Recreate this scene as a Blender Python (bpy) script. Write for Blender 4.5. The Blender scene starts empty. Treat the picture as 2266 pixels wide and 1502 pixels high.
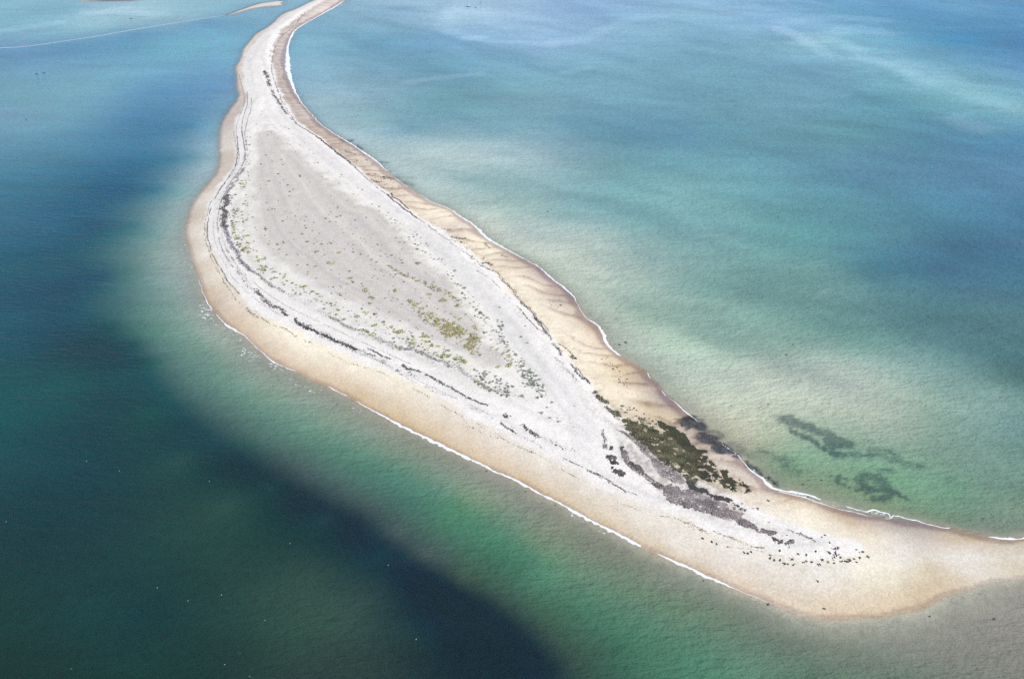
import bpy, math, random
import numpy as np

# ------------------------------------------------------------------ camera, sky, sun, exposure
scene = bpy.context.scene
COL = scene.collection
W_REF, H_REF = 2266.0, 1502.0
CAM_H, PITCH, HFOV = 200.0, math.radians(32.0), math.radians(54.0)
cam_data = bpy.data.cameras.new("camera")
cam = bpy.data.objects.new("camera", cam_data)
COL.objects.link(cam)
cam.location = (0, 0, CAM_H)
cam.rotation_euler = (math.pi / 2 - PITCH, 0, 0)
cam_data.sensor_width = 36.0
cam_data.lens = 18.0 / math.tan(HFOV / 2)
cam_data.clip_start = 1.0
cam_data.clip_end = 40000.0
scene.camera = cam

SUN_EL, SUN_AZ = math.radians(50), math.radians(118)     # azimuth clockwise from +Y (the view direction)
world = bpy.data.worlds.new("World")
scene.world = world
world.use_nodes = True
wn = world.node_tree.nodes
wl = world.node_tree.links
wn.clear()
sky = wn.new("ShaderNodeTexSky")
sky.sky_type = 'NISHITA'
sky.sun_disc = False
sky.sun_elevation = SUN_EL
sky.sun_rotation = SUN_AZ
sky.air_density = 1.0
sky.dust_density = 0.6
bg = wn.new("ShaderNodeBackground")
bg.inputs["Strength"].default_value = 0.11
wo = wn.new("ShaderNodeOutputWorld")
wl.new(sky.outputs[0], bg.inputs[0])
wl.new(bg.outputs[0], wo.inputs[0])

sun_data = bpy.data.lights.new("sun", 'SUN')
sun_data.energy = 3.6
sun_data.angle = math.radians(0.53)
sun_data.color = (1.0, 0.965, 0.92)
sun = bpy.data.objects.new("sun", sun_data)
COL.objects.link(sun)
sun.rotation_euler = (math.pi / 2 - SUN_EL, 0, -SUN_AZ + math.pi)
sun.location = (300, 200, 600)

scene.view_settings.view_transform = 'Standard'
scene.view_settings.look = 'None'
scene.view_settings.exposure = 0.38
scene.view_settings.gamma = 1.0
scene.view_settings.use_curve_mapping = False
scene.render.engine = 'CYCLES'
scene.cycles.max_bounces = 6
scene.cycles.transparent_max_bounces = 8
scene.cycles.volume_bounces = 0
scene.cycles.use_denoising = False

rng = np.random.default_rng(7)
random.seed(7)

# ------------------------------------------------------------------ survey helpers: a point of the coast -> metres on the water plane
FPX = (W_REF / 2) / math.tan(HFOV / 2)
SP, CP = math.sin(PITCH), math.cos(PITCH)


def ground(p, z=0.0):
    p = np.asarray(p, float)
    u = (p[..., 0] - W_REF / 2) / FPX
    v = (H_REF / 2 - p[..., 1]) / FPX
    dz = -SP + v * CP
    dy = CP + v * SP
    t = (CAM_H - z) / -dz
    return np.stack([u * t, dy * t], -1)


def crop(ox, oy, s, pts):
    """points read off an enlargement of the survey picture"""
    return [(ox + p[0] / s, oy + p[1] / s) + tuple(p[2:]) for p in pts]


def lin(c):
    c = np.asarray(c, float) / 255.0
    return np.where(c <= 0.04045, c / 12.92, ((c + 0.055) / 1.055) ** 2.4)


# value noise --------------------------------------------------------
_T = rng.random((256, 256))


def vnoise(x, y):
    xi, yi = np.floor(x).astype(int), np.floor(y).astype(int)
    fx, fy = x - xi, y - yi
    fx, fy = fx * fx * (3 - 2 * fx), fy * fy * (3 - 2 * fy)
    a = _T[xi % 256, yi % 256]; b = _T[(xi + 1) % 256, yi % 256]
    c = _T[xi % 256, (yi + 1) % 256]; d = _T[(xi + 1) % 256, (yi + 1) % 256]
    return (a * (1 - fx) + b * fx) * (1 - fy) + (c * (1 - fx) + d * fx) * fy


def fbm(x, y, o=4):
    s, a, t = 0.0, 0.5, 0.0
    for i in range(o):
        s = s + a * vnoise(x * 2 ** i + 17.3 * i, y * 2 ** i + 5.1 * i)
        t += a
        a *= 0.5
    return s / t


# ------------------------------------------------------------------ traced outlines (read from the survey picture)
SHORE_LEFT = [(1010, -112), (960, -100), (850, -66), (770, -30), (695, 0), (672, 12), (650, 22), (622, 32), (607, 50), (585, 65), (570, 72), (552, 92), (537, 112),
 (533, 132), (520, 149), (525, 170), (525, 195), (530, 217), (512, 237), (500, 257), (490, 275), (486, 300), (486, 325), (487, 352),
 (483, 376), (469, 397), (452, 418), (432, 440), (421, 465), (415, 490), (412, 511), (415, 533), (421, 560), (431, 589), (442, 612),
 (446, 633), (452, 657), (465, 680), (479, 697), (496, 713), (522, 730), (543, 744), (560, 760), (574, 775), (600, 797), (653, 819),
 (688, 841), (738, 860), (768, 876), (804, 897), (839, 915), (857, 924), (892, 942), (927, 961), (972, 981), (1000, 994), (1044, 1016),
 (1086, 1037), (1127, 1055), (1164, 1073), (1189, 1090), (1230, 1108), (1261, 1125), (1302, 1148), (1366, 1180), (1405, 1201),
 (1432, 1214), (1462, 1229), (1500, 1244), (1562, 1273), (1624, 1301), (1665, 1318), (1706, 1335), (1737, 1346), (1764, 1357),
 (1800, 1365), (1841, 1370), (1903, 1366), (1965, 1361), (2006, 1352), (2044, 1341), (2068, 1327), (2093, 1315), (2130, 1307),
 (2161, 1298), (2202, 1286), (2266, 1277), (2450, 1264), (2800, 1262)]
SHORE_RIGHT = [(1040, -104), (1000, -90), (920, -60), (830, -27), (765, 0), (735, 19), (712, 32), (675, 52), (652, 67), (642, 87), (633, 112), (632, 132), (630, 150), (637, 170), (645, 190), (655, 210),
 (670, 232), (687, 250), (705, 272), (725, 287), (757, 307), (789, 326), (812, 342), (843, 365), (859, 383), (878, 396), (899, 412),
 (921, 427), (946, 443), (960, 451), (993, 460), (1016, 478), (1051, 499), (1058, 509), (1082, 532), (1109, 546), (1138, 563),
 (1173, 581), (1195, 593), (1222, 618), (1251, 638), (1274, 663), (1284, 688), (1299, 706), (1323, 721), (1334, 737), (1338, 756),
 (1350, 772), (1376, 790), (1402, 806), (1425, 820), (1440, 836), (1455, 852), (1466, 868), (1492, 888), (1523, 918), (1544, 933),
 (1560, 955), (1585, 968), (1601, 984), (1630, 1003), (1647, 1023), (1661, 1042), (1682, 1056), (1702, 1076), (1722, 1086),
 (1774, 1099), (1815, 1113), (1856, 1126), (1918, 1141), (1972, 1149), (2040, 1158), (2104, 1170), (2150, 1180), (2192, 1187),
 (2225, 1193), (2266, 1190), (2450, 1176), (2800, 1150)]
SANDBAR = [(498, 35), (520, 27), (538, 20.5), (560, 12.5), (580, 7), (612, 3), (630, 3.6), (620, 8), (626, 11), (606, 13.5), (585, 15), (562, 18.5), (540, 24), (518, 31)]
MUDFLAT = [(176, -12), (182, 2), (196, 3.4), (230, 2.6), (256, 2.6), (290, 2), (312, 0.5), (320, -6), (300, -14), (230, -20)]
WHITE_L = [(1015, -108), (850, -60), (700, 3), (660, 22), (628, 37), (600, 62), (580, 80), (560, 100), (545, 125), (535, 148), (537, 170), (538, 190), (546, 215), (540, 237),
 (525, 260), (518, 280), (517, 300), (526, 331), (524, 358), (512, 378), (491, 403), (473, 432), (460, 461), (453, 486), (456, 533),
 (469, 558), (483, 587), (504, 628), (524, 658), (541, 674), (566, 690), (597, 711), (638, 725), (669, 746), (710, 769), (750, 784),
 (812, 811), (874, 838), (925, 858), (1015, 912), (1080, 947), (1185, 1000), (1271, 1047), (1354, 1095), (1424, 1128), (1486, 1146),
 (1552, 1172), (1624, 1199), (1686, 1220), (1748, 1243), (1810, 1246), (1882, 1237), (1925, 1229)]
WHITE_R = [(1025, -103), (880, -58), (712, 5), (675, 30), (650, 50), (625, 65), (610, 92), (602, 125), (607, 162), (620, 200), (637, 237), (657, 272), (687, 292),
 (725, 319), (771, 358), (810, 393), (853, 428), (894, 455), (930, 486), (977, 508), (998, 527), (1026, 548), (1068, 585), (1100, 614),
 (1132, 655), (1166, 684), (1207, 731), (1224, 760), (1262, 808), (1300, 849), (1320, 880), (1356, 912), (1395, 958), (1440, 1000),
 (1490, 1040), (1560, 1075), (1620, 1104), (1675, 1139), (1748, 1165), (1810, 1182), (1902, 1211)]
GREY_L = [(585, 278), (566, 290), (553, 305), (556, 341), (554, 372), (545, 397), (549, 434), (552, 486), (557, 537), (586, 579), (624, 597), (656, 625),
 (706, 652), (751, 674), (802, 698), (852, 722), (900, 744), (950, 768), (1000, 790), (1045, 812)]
GREY_R = [(588, 284), (620, 303), (636, 331), (658, 343), (679, 362), (702, 383), (731, 401), (751, 424), (770, 438), (793, 459), (834, 468), (853, 486), (890, 520),
 (925, 575), (956, 595), (987, 612), (1008, 643), (1016, 666), (1027, 690), (1060, 721), (1074, 756), (1102, 782), (1128, 815), (1090, 832)]


def resample(poly, step):
    P = np.asarray(poly, float)
    d = np.r_[0, np.cumsum(np.hypot(*np.diff(P[:, :2], axis=0).T))]
    n = max(2, int(d[-1] / step) + 1)
    t = np.linspace(0, d[-1], n)
    return np.stack([np.interp(t, d, P[:, k]) for k in range(P.shape[1])], 1)


def smooth(poly, it=1):
    P = np.asarray(poly, float)
    for _ in range(it):                      # Chaikin
        Q = np.empty((2 * len(P) - 2, P.shape[1]))
        Q[0::2] = .75 * P[:-1] + .25 * P[1:]
        Q[1::2] = .25 * P[:-1] + .75 * P[1:]
        P = np.vstack([P[:1], Q, P[-1:]])
    return P


def seg_dist(X, Y, line, arc=False):
    best = np.full(X.shape, 1e18)
    s_best = np.zeros(X.shape)
    acc = 0.0
    for (ax, ay), (bx, by) in zip(line[:-1], line[1:]):
        dx, dy = bx - ax, by - ay
        L2 = dx * dx + dy * dy + 1e-12
        t = np.clip(((X - ax) * dx + (Y - ay) * dy) / L2, 0, 1)
        d = (X - ax - t * dx) ** 2 + (Y - ay - t * dy) ** 2
        m = d < best
        best = np.where(m, d, best)
        if arc:
            s_best = np.where(m, acc + t * math.sqrt(L2), s_best)
        acc += math.sqrt(L2)
    return (np.sqrt(best), s_best) if arc else np.sqrt(best)


def inside(X, Y, poly):
    c = np.zeros(X.shape, bool)
    n = len(poly)
    for i in range(n):
        x1, y1 = poly[i]
        x2, y2 = poly[(i + 1) % n]
        if y1 == y2:
            continue
        m = ((y1 > Y) != (y2 > Y)) & (X < (x2 - x1) * (Y - y1) / (y2 - y1) + x1)
        c ^= m
    return c


G_SL = ground(smooth(SHORE_LEFT)); G_SR = ground(smooth(SHORE_RIGHT))
G_ISLE = np.vstack([G_SL, G_SR[::-1]])
G_BAR = ground(SANDBAR); G_MUD = ground(MUDFLAT)
G_WL = ground(smooth(WHITE_L)); G_WR = ground(smooth(WHITE_R))
G_WHITE = np.vstack([G_WL, G_WR[::-1]])
G_GL = ground(GREY_L); G_GR = ground(GREY_R)
G_GREY = np.vstack([G_GL, G_GR[::-1]])


def close(p):
    return np.vstack([p, p[:1]])


def signed(X, Y, poly):
    d = seg_dist(X, Y, close(poly))
    return np.where(inside(X, Y, poly), d, -d)


def shore_sd(X, Y):
    s = signed(X, Y, G_ISLE)
    s = np.maximum(s, signed(X, Y, G_BAR))
    s = np.maximum(s, signed(X, Y, G_MUD))
    return s + (fbm(X / 5, Y / 5, 3) - 0.5) * 1.0


class RBF:
    def __init__(self, pts, vals):
        self.P = np.asarray(pts, float)
        n = len(self.P)
        D = np.hypot(self.P[:, None, 0] - self.P[None, :, 0], self.P[:, None, 1] - self.P[None, :, 1])
        A = np.zeros((n + 1, n + 1))
        A[:n, :n] = D - np.eye(n) * 0.5
        A[n, :n] = 1
        A[:n, n] = 1
        V = np.vstack([np.asarray(vals, float), np.zeros((1, len(vals[0])))])
        self.w = np.linalg.solve(A, V)
        self.lo, self.hi = np.min(vals, 0), np.max(vals, 0)

    def __call__(self, X, Y):
        xs, ys = X.ravel(), Y.ravel()
        out = np.empty((len(xs), self.w.shape[1]))
        for i in range(0, len(xs), 20000):
            D = np.hypot(xs[i:i + 20000, None] - self.P[None, :, 0], ys[i:i + 20000, None] - self.P[None, :, 1])
            out[i:i + 20000] = D @ self.w[:-1] + self.w[-1]
        return np.clip(out, self.lo, self.hi).reshape(X.shape + (-1,))


# ---------------------------------------------------------------- how bright the coast's own colours come out (measured in the render)
CAL_Y = [188.188, 264.132, 391.492, 569.554, 764.55]
WATER_ADD = [(.015, .020, .022), (.023, .029, .031), (.044, .055, .060), (.067, .087, .096), (.105, .136, .134)]
WATER_MUL = [(1.26, 1.28, 1.42), (1.18, 1.22, 1.38), (1.12, 1.18, 1.33), (1.07, 1.12, 1.26), (1.0, 1.0, 1.19)]
LAND_MUL = (1.25, 1.32, 1.50)


def water_albedo(px, rgb):
    g = ground(px)
    add = np.stack([np.interp(g[:, 1], CAL_Y, [a[k] for a in WATER_ADD]) for k in range(3)], 1)
    mul = np.interp(g[:, 1], CAL_Y, WATER_MUL)[:, None] if np.ndim(WATER_MUL[0]) == 0 else np.stack([np.interp(g[:, 1], CAL_Y, [a[k] for a in WATER_MUL]) for k in range(3)], 1)
    return np.clip((lin(rgb) - add) / mul, 0.002, 0.8)


def land_albedo(rgb):
    return np.clip(lin(rgb) / np.asarray(LAND_MUL), 0.005, 0.85)


# own colour of the sea at sounded points: clear deep water, sand suspended over the shoals
SEA = """0 0 140 190 215;150 20 130 180 205;250 22 165 200 220;400 20 145 190 210;480 20 140 185 208;0 60 130 180 205;200 60 150 195 215;350 40 150 190 210
0 100 152 196 216;150 86 150 195 215;300 62 152 195 215;420 40 150 190 212;0 116 98 148 188;150 102 104 154 190;300 77 108 158 194;450 48 118 164 200;560 45 125 172 202
80 160 115 165 195;250 150 105 165 195;400 100 120 180 205;480 120 120 175 205;505 180 100 155 195;0 200 100 160 180;200 200 105 165 190;350 200 85 145 185;480 200 95 150 190
0 260 105 155 185;150 260 100 160 185;300 260 75 135 175;420 280 70 130 165;470 280 120 170 195;0 340 80 140 170;150 340 75 135 165;270 340 65 125 160;380 350 60 120 150;430 350 85 145 165;475 350 150 185 205
0 420 65 125 155;150 420 60 115 145;280 420 50 105 140;350 420 60 120 145;400 430 110 165 170;425 440 150 185 195;0 500 65 115 145;120 500 60 110 140;220 500 50 95 125;300 500 70 125 140;350 520 110 155 155;395 510 160 185 195
0 600 50 100 125;120 600 50 95 120;230 610 45 85 115;290 600 85 130 130;340 600 115 155 145;400 600 160 180 180;425 630 165 175 180;0 720 45 90 115;150 720 42 80 105;250 720 50 90 105;330 700 95 140 125;390 700 125 165 145;440 700 160 185 175
0 850 45 85 100;150 850 45 85 95;270 830 40 80 95;350 800 60 100 100;420 780 105 145 125;470 780 135 170 150;510 760 150 170 160;0 950 45 85 95;200 950 42 75 85;330 920 45 80 85;400 900 50 85 85;470 870 85 125 110;540 850 120 160 140;580 830 150 165 155
0 1050 42 78 85;200 1050 40 72 82;400 1020 50 82 82;500 1000 38 65 75;560 980 60 95 90;620 930 85 130 110;680 900 125 160 140;100 1200 38 65 72;300 1150 42 70 75;500 1120 52 82 78;600 1080 42 70 75;650 1060 38 60 72;700 1040 65 95 85;740 1000 85 135 110;820 960 130 155 135
0 1350 38 68 68;200 1350 36 64 68;350 1350 34 58 64;500 1250 45 75 72;680 1280 55 82 76;720 1150 42 70 75;790 1140 38 60 70;850 1120 75 105 90;900 1060 80 135 110;960 1010 125 155 135
100 1480 38 62 62;300 1480 36 60 60;500 1450 40 65 65;650 1400 52 80 74;780 1350 55 82 76;850 1300 42 66 70;850 1230 35 58 68;950 1265 30 50 62;700 1490 50 72 68;820 1480 50 72 68;950 1400 32 55 62;1050 1335 28 48 58;1100 1450 28 48 58;1000 1480 28 48 56;1140 1385 30 50 60;1200 1450 30 50 60;1230 1490 30 50 60
880 1180 70 95 85;940 1225 75 100 86;1030 1275 70 98 84;1130 1335 62 90 80;1215 1400 60 86 76;1270 1470 58 85 75;1000 1150 82 135 110;1100 1200 80 130 108;1200 1280 82 135 112;1300 1340 78 128 108;1400 1400 75 125 105;1150 1260 70 115 98;1250 1350 70 110 92;1350 1430 65 105 90;1450 1480 72 118 98;1550 1450 82 130 110;1650 1480 95 135 115
1050 1100 125 150 125;1200 1180 130 145 125;1300 1220 130 140 125;1250 1230 115 145 120;1400 1290 115 140 118;1500 1330 115 140 118;1600 1370 115 140 120;1500 1270 145 150 140;1700 1380 125 140 125;1850 1420 125 140 125;2000 1430 135 142 132;2150 1420 145 145 138;2250 1400 150 148 142;2250 1480 140 142 132;2000 1490 115 135 120;1800 1480 100 130 112;2100 1340 165 162 155;2250 1310 170 165 158
900 970 150 160 150;1000 1020 140 150 135;1100 1065 150 155 148;1200 1110 150 152 140
780 20 140 180 205;900 30 140 180 210;1000 40 165 200 225;1100 30 160 195 225;1300 20 130 170 210;1500 20 140 185 215;1700 20 130 175 210;1850 30 110 160 205;2000 20 100 150 205;2150 20 105 155 205;2250 20 95 145 200
700 80 130 180 205;850 90 115 165 195;1000 80 130 175 210;1200 90 140 180 215;1400 60 135 180 210;1550 90 120 170 195;1750 60 130 175 210;1820 90 135 180 210;1950 90 115 165 205;2100 90 85 140 190;2250 90 85 135 190
690 140 140 185 210;850 150 120 165 190;1000 150 115 165 190;1200 160 110 165 185;1400 160 105 160 180;1600 150 100 155 175;1800 150 100 155 180;1950 130 115 165 200;2100 160 105 160 190;2250 150 85 135 185
720 220 155 190 205;850 220 130 170 190;1000 230 115 165 180;1200 230 110 160 175;1400 240 100 155 175;1600 230 95 150 165;1800 230 95 150 170;1950 220 85 140 170;2100 210 105 160 185;2230 230 110 165 190
780 280 155 190 200;900 290 120 165 185;1100 290 110 160 175;1300 290 95 150 170;1500 300 85 140 165;1700 300 90 145 160;1900 300 85 135 160;2100 300 75 125 165;2250 310 70 120 165
850 340 165 195 205;950 340 180 205 210;1050 340 175 200 205;1180 350 140 180 190;1350 360 110 160 170;1500 370 95 150 165;1700 370 85 140 160;1900 380 80 130 160;2100 380 75 125 160;2250 400 75 125 160
920 400 165 195 200;1050 400 150 185 190;1200 400 135 175 180;1350 420 115 165 175;1500 430 110 160 170;1700 440 90 145 160;1900 450 80 135 155;2100 460 70 125 155;2250 470 65 115 150
1000 450 180 200 200;1100 470 165 195 190;1250 480 130 170 175;1400 500 125 170 175;1550 510 110 155 165;1750 520 90 145 155;1950 520 80 130 150;2120 540 66 108 138;2250 550 66 108 142
1120 520 175 195 195;1200 540 180 200 195;1300 530 165 190 188;1450 560 140 175 175;1600 580 115 155 160;1800 590 100 145 150;1950 590 70 120 145;2080 590 65 105 140;2230 600 65 110 140
1230 590 175 198 190;1320 600 185 205 198;1400 620 160 188 182;1550 640 120 160 160;1700 650 105 145 148;1850 650 100 140 145;2000 640 80 125 140;2200 680 75 115 130
1300 660 165 190 180;1400 690 150 182 172;1550 690 140 172 165;1700 680 110 150 150;1850 720 90 130 135;2000 720 80 120 130;2200 750 75 115 125
1390 750 165 190 178;1480 770 165 195 182;1600 760 145 178 168;1750 760 120 155 150;1900 770 110 150 148;2100 780 90 130 138;2250 790 72 112 122
1450 800 170 192 182;1550 830 180 200 190;1700 810 165 185 178;1850 820 160 182 178;2000 810 135 168 165;2120 830 110 148 150;2250 840 75 112 115
1520 880 170 192 178;1620 880 185 202 188;1750 870 180 198 188;1900 870 175 192 184;2050 880 145 172 162;2200 880 125 158 155;2250 860 100 140 140
1570 930 190 198 182;1650 940 190 200 182;1800 930 165 188 170;1950 930 165 185 172;2100 940 130 162 152;2250 950 110 145 145;1650 980 180 190 170;1720 980 155 178 158;1850 1000 130 165 145;2000 980 140 165 150;2150 1020 130 160 148;2250 1020 115 150 140
1750 1010 130 170 145;1900 1020 125 165 142;1700 1040 140 165 140;1800 1080 150 172 140;1950 1120 145 172 138;2000 1070 120 165 138;2100 1080 112 155 132;2200 1080 118 150 135;2100 1150 125 155 132;2250 1160 130 152 138;2250 1110 118 148 132
-500 0 140 185 210;-500 300 80 140 165;-600 800 45 85 100;-600 1450 38 62 62;2800 0 90 140 195;2800 400 70 120 155;2800 800 70 110 120;2800 1100 110 145 130;2800 1450 130 140 130;600 1800 34 55 60;1600 1800 80 115 100;0 -150 140 185 212;1100 -150 140 180 212;2200 -150 95 145 200"""
# own colour of the dry and wet sand
SAND = """500 270 200 185 180;495 340 205 190 178;460 420 215 195 180;425 480 205 188 170;418 540 208 190 170;430 590 212 190 165;450 640 215 190 162;470 680 205 180 158;520 720 215 188 158;580 770 215 190 162;650 812 225 200 170;720 845 220 195 162;800 880 215 188 150;880 920 222 196 158;950 955 222 196 158;1050 1005 224 200 165;1150 1060 218 190 152;1250 1105 222 198 165;1350 1160 222 200 170;1450 1215 220 198 170;1550 1262 220 198 168;1650 1305 225 200 170;1750 1340 225 205 178;1850 1355 222 200 170;1950 1350 218 196 165;2040 1320 208 185 155;2120 1290 212 198 175;2250 1250 212 200 178
507 330 225 215 208;470 440 230 222 212;440 520 232 224 212;450 570 232 222 210;480 620 230 220 205;520 670 225 210 190;570 720 235 218 190;620 745 248 236 212;700 785 248 238 216;780 820 246 234 212;860 860 240 226 205;940 890 236 226 212;1020 930 232 222 212;1100 975 230 220 212;1200 1030 230 222 212;1300 1090 228 220 212;1400 1150 230 222 212;1500 1200 230 222 212;1600 1240 228 220 212;1700 1280 224 216 208;1800 1290 226 218 208;1850 1270 228 222 212;1930 1280 236 230 208;1980 1280 232 224 200;2050 1260 215 200 175;2000 1230 226 222 220;2100 1240 222 218 214;2150 1230 220 216 212;2250 1220 215 205 190;2200 1215 212 198 178;2100 1205 220 200 175;1950 1190 235 222 200;1900 1170 220 200 175;1880 1160 215 190 160
1700 1085 215 195 180;1750 1105 218 192 158;1850 1135 205 180 150;1900 1148 190 172 160;1980 1160 178 165 162;2050 1170 180 166 160;2150 1195 205 182 150;2250 1200 208 188 160;1700 1120 238 226 208;1780 1130 245 232 208;1850 1165 238 224 200
720 10 225 212 208;680 45 222 212 208;640 80 215 202 198;622 120 200 188 190;620 160 205 192 190;640 215 200 185 180;680 260 210 195 188;720 295 205 185 172;770 330 215 195 180;800 350 222 205 190;850 390 228 210 188;880 420 225 208 190;930 455 245 228 200;980 480 250 235 208;1000 510 225 210 196;1040 530 250 236 208;1090 560 252 238 210;1125 570 205 185 168;1150 600 235 215 190;1180 640 252 240 215;1220 650 200 178 165;1190 600 180 160 160;1250 660 185 168 162;1220 700 250 238 215;1290 740 240 220 195;1310 730 205 180 150;1260 770 252 240 215;1320 800 248 232 200;1370 820 228 205 165;1400 850 215 190 160;1340 860 250 236 208;1400 880 248 232 200;1430 850 182 164 158;1470 890 178 162 160;1440 910 215 195 160;1480 930 220 200 170;1520 950 185 168 160;1550 1000 205 188 175;1600 1020 212 198 185;1640 1050 212 196 186;1620 1080 225 208 180
520 32 214 198 190;580 12 222 206 198;250 0 120 118 140;540 120 230 215 205;525 180 225 208 198"""


def table(t):
    return np.array([[float(v) for v in r.split()] for r in t.replace("\n", ";").split(";") if r.strip()])


SEA_LINES = [  # soundings run along the edges of the channel, the shoal and the surf zone
 "300 760 42 82 97;350 850 41 77 89;420 925 41 73 83;480 975 40 68 78;540 1015 38 64 74;600 1050 38 62 72;660 1085 37 60 70;720 1118 37 60 70;790 1150 36 58 68;860 1205 34 55 66;930 1250 31 52 63;1000 1295 30 50 60;1080 1335 30 50 59;1130 1375 30 50 59;1180 1425 30 50 60;1225 1480 30 50 60",
 "330 740 84 126 118;390 820 84 124 112;455 885 80 118 106;520 935 76 112 100;600 985 72 108 94;680 1030 70 104 92;760 1078 70 102 90;835 1125 68 98 86;900 1170 66 96 84;975 1225 66 94 82;1060 1285 64 92 81;1140 1335 62 90 80;1215 1395 60 87 77;1280 1475 58 85 76",
 "360 640 116 156 144;400 710 116 156 138;450 775 112 152 132;520 840 112 152 130;590 900 106 148 126;680 950 98 144 120;780 1000 92 142 116;880 1045 86 138 112;980 1100 84 136 110;1080 1165 82 134 110;1180 1235 80 132 108",
 "478 335 160 190 208;452 408 160 186 196;418 445 158 184 190;403 480 160 184 186;396 525 162 182 182;402 565 164 182 180;416 605 164 180 178;430 645 164 178 176;440 678 164 180 174;468 722 162 176 170;505 752 160 174 166;550 788 158 172 164;592 818 156 168 160;640 846 154 166 156;700 876 152 164 152;760 908 150 162 150;820 938 150 160 148;880 968 148 158 144;940 998 146 156 142;1000 1024 146 156 142;1060 1050 148 156 144;1130 1085 148 154 144;1200 1125 146 152 140",
 "772 300 172 200 212;830 340 176 202 208;885 380 178 202 206;950 425 182 204 204;1030 465 182 203 200;1090 505 182 202 196;1150 550 182 202 196;1220 590 180 200 192;1290 645 176 196 186;1340 700 174 194 184;1390 760 172 192 182;1440 805 174 194 184;1500 865 178 196 184;1560 915 190 199 184;1620 965 186 194 174"]


def run_points(t):
    P = resample(np.array([[float(v) for v in r.split()] for r in t.split(";")]), 42)
    return P


def smooth_w(v, a, b):
    t = np.clip((v - a) / (b - a), 0, 1)
    return t * t * (3 - 2 * t)


SEA_T, SAND_T = table(SEA), table(SAND)
SEA_T = np.vstack([SEA_T] + [run_points(t) for t in SEA_LINES])
_keep = np.ones(len(SEA_T), bool)                    # drop single soundings that crowd one another
for _i in range(len(SEA_T) - 1, -1, -1):
    _d = np.hypot(*(SEA_T[:, :2] - SEA_T[_i, :2]).T)
    _d[_i:] = 1e9
    _keep[(_d < 20)] = False
SEA_T = SEA_T[_keep]
_l = SEA_T[:, 2:].mean(1, keepdims=True)
SEA_T[:, 2:] = SEA_T[:, 2:] + .07 * (_l - SEA_T[:, 2:]) + np.array([2, 2, 2]) * np.clip(SEA_T[:, 2:3] / 60, 0, 1)
_w = np.clip((540 - SEA_T[:, 1]) / 300, 0, 1) * (SEA_T[:, 0] > 1050) * np.where(SEA_T[:, 1] < 120, .3, 1)
SEA_T[:, 2:] += _w[:, None] * np.array([17, 11, 14])
_w = np.clip((640 - SEA_T[:, 1]) / 200, 0, 1) * (SEA_T[:, 0] < 560) * (SEA_T[:, 1] > 110) * (SEA_T[:, 2] < 120)
SEA_T[:, 2:] += _w[:, None] * np.array([13, 6, 4])
_w = np.clip((70 - SEA_T[:, 2]) / 15, 0, 1) * (SEA_T[:, 0] < 700)
SEA_T[:, 2:] += _w[:, None] * np.array([-6, 0, -3])
_w = (SEA_T[:, 0] < 330) * smooth_w(SEA_T[:, 1], 300, 420) * (1 - smooth_w(SEA_T[:, 1], 850, 950))
SEA_T[:, 2:] += _w[:, None] * np.array([-7, -6, -8])
SEA_T[:, 2:] += ((SEA_T[:, 1] > 1000) & (SEA_T[:, 0] < 700))[:, None] * np.array([5, 1, 2])
_w = (SEA_T[:, 0] > 1450) * smooth_w(SEA_T[:, 1], 260, 380) * (1 - smooth_w(SEA_T[:, 1], 800, 900)) * (SEA_T[:, 2] < 125)
SEA_T[:, 2:] += _w[:, None] * np.array([11, 12, 8])
_w = (SEA_T[:, 2] > 150) * (SEA_T[:, 0] > 1050) * (SEA_T[:, 1] > 300) * (SEA_T[:, 1] < 1010)
SEA_T[:, 2:] += _w[:, None] * np.array([9, 4, 3])
_w = (SEA_T[:, 0] > 1800) * (SEA_T[:, 1] < 330)
SEA_T[:, 2:] += _w[:, None] * np.array([-2, 6, -5])
_w = (SEA_T[:, 3] > SEA_T[:, 2] + 22) * (SEA_T[:, 3] > SEA_T[:, 4] + 8) * (SEA_T[:, 0] < 1000) * (SEA_T[:, 1] > 400)
SEA_T[:, 2:] += _w[:, None] * np.array([4, -1, 8])
_w = (SEA_T[:, 2] < 62) * (SEA_T[:, 0] < 420) * (SEA_T[:, 1] > 430) * (SEA_T[:, 1] < 950)
SEA_T[:, 2:] += _w[:, None] * np.array([-2, 5, 2])
_w = (SEA_T[:, 2] < 38)
SEA_T[:, 2:] += _w[:, None] * np.array([1, 6, 6])
_m = SAND_T[:, 2:].mean(1, keepdims=True)
SAND_T[:, 2:] = SAND_T[:, 2:] + np.where(SAND_T[:, 4:5] < 176, .26, .40) * (_m - SAND_T[:, 2:]) + np.where(SAND_T[:, 4:5] < 176, -4, 1)
sea_field = RBF(ground(SEA_T[:, :2]), water_albedo(SEA_T[:, :2], SEA_T[:, 2:]))
sand_field = RBF(ground(SAND_T[:, :2]), land_albedo(SAND_T[:, 2:]))
# bed slope: (x, y, metres of fall per metre)
SLOPE_T = table("480 300 .35;420 500 .2;430 650 .14;560 800 .13;800 900 .12;1100 1060 .10;1400 1220 .08;1600 1310 .07;1800 1400 .045;2000 1420 .035;2250 1400 .03;2200 1480 .035;1400 1450 .12;900 1200 .3;300 900 .4;700 100 .4;800 320 .3;1000 440 .2;1200 590 .2;1350 760 .16;1450 830 .12;1600 960 .09;1750 1050 .09;1900 1080 .08;2100 1150 .14;2250 1150 .12;2100 1100 .2;2250 1080 .25;1800 700 .3;1500 300 .4;2200 400 .4;2200 900 .2")
slope_field = RBF(ground(SLOPE_T[:, :2]), SLOPE_T[:, 2:])


def smoothstep(a, b, x):
    t = np.clip((x - a) / (b - a), 0, 1)
    return t * t * (3 - 2 * t)


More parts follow.
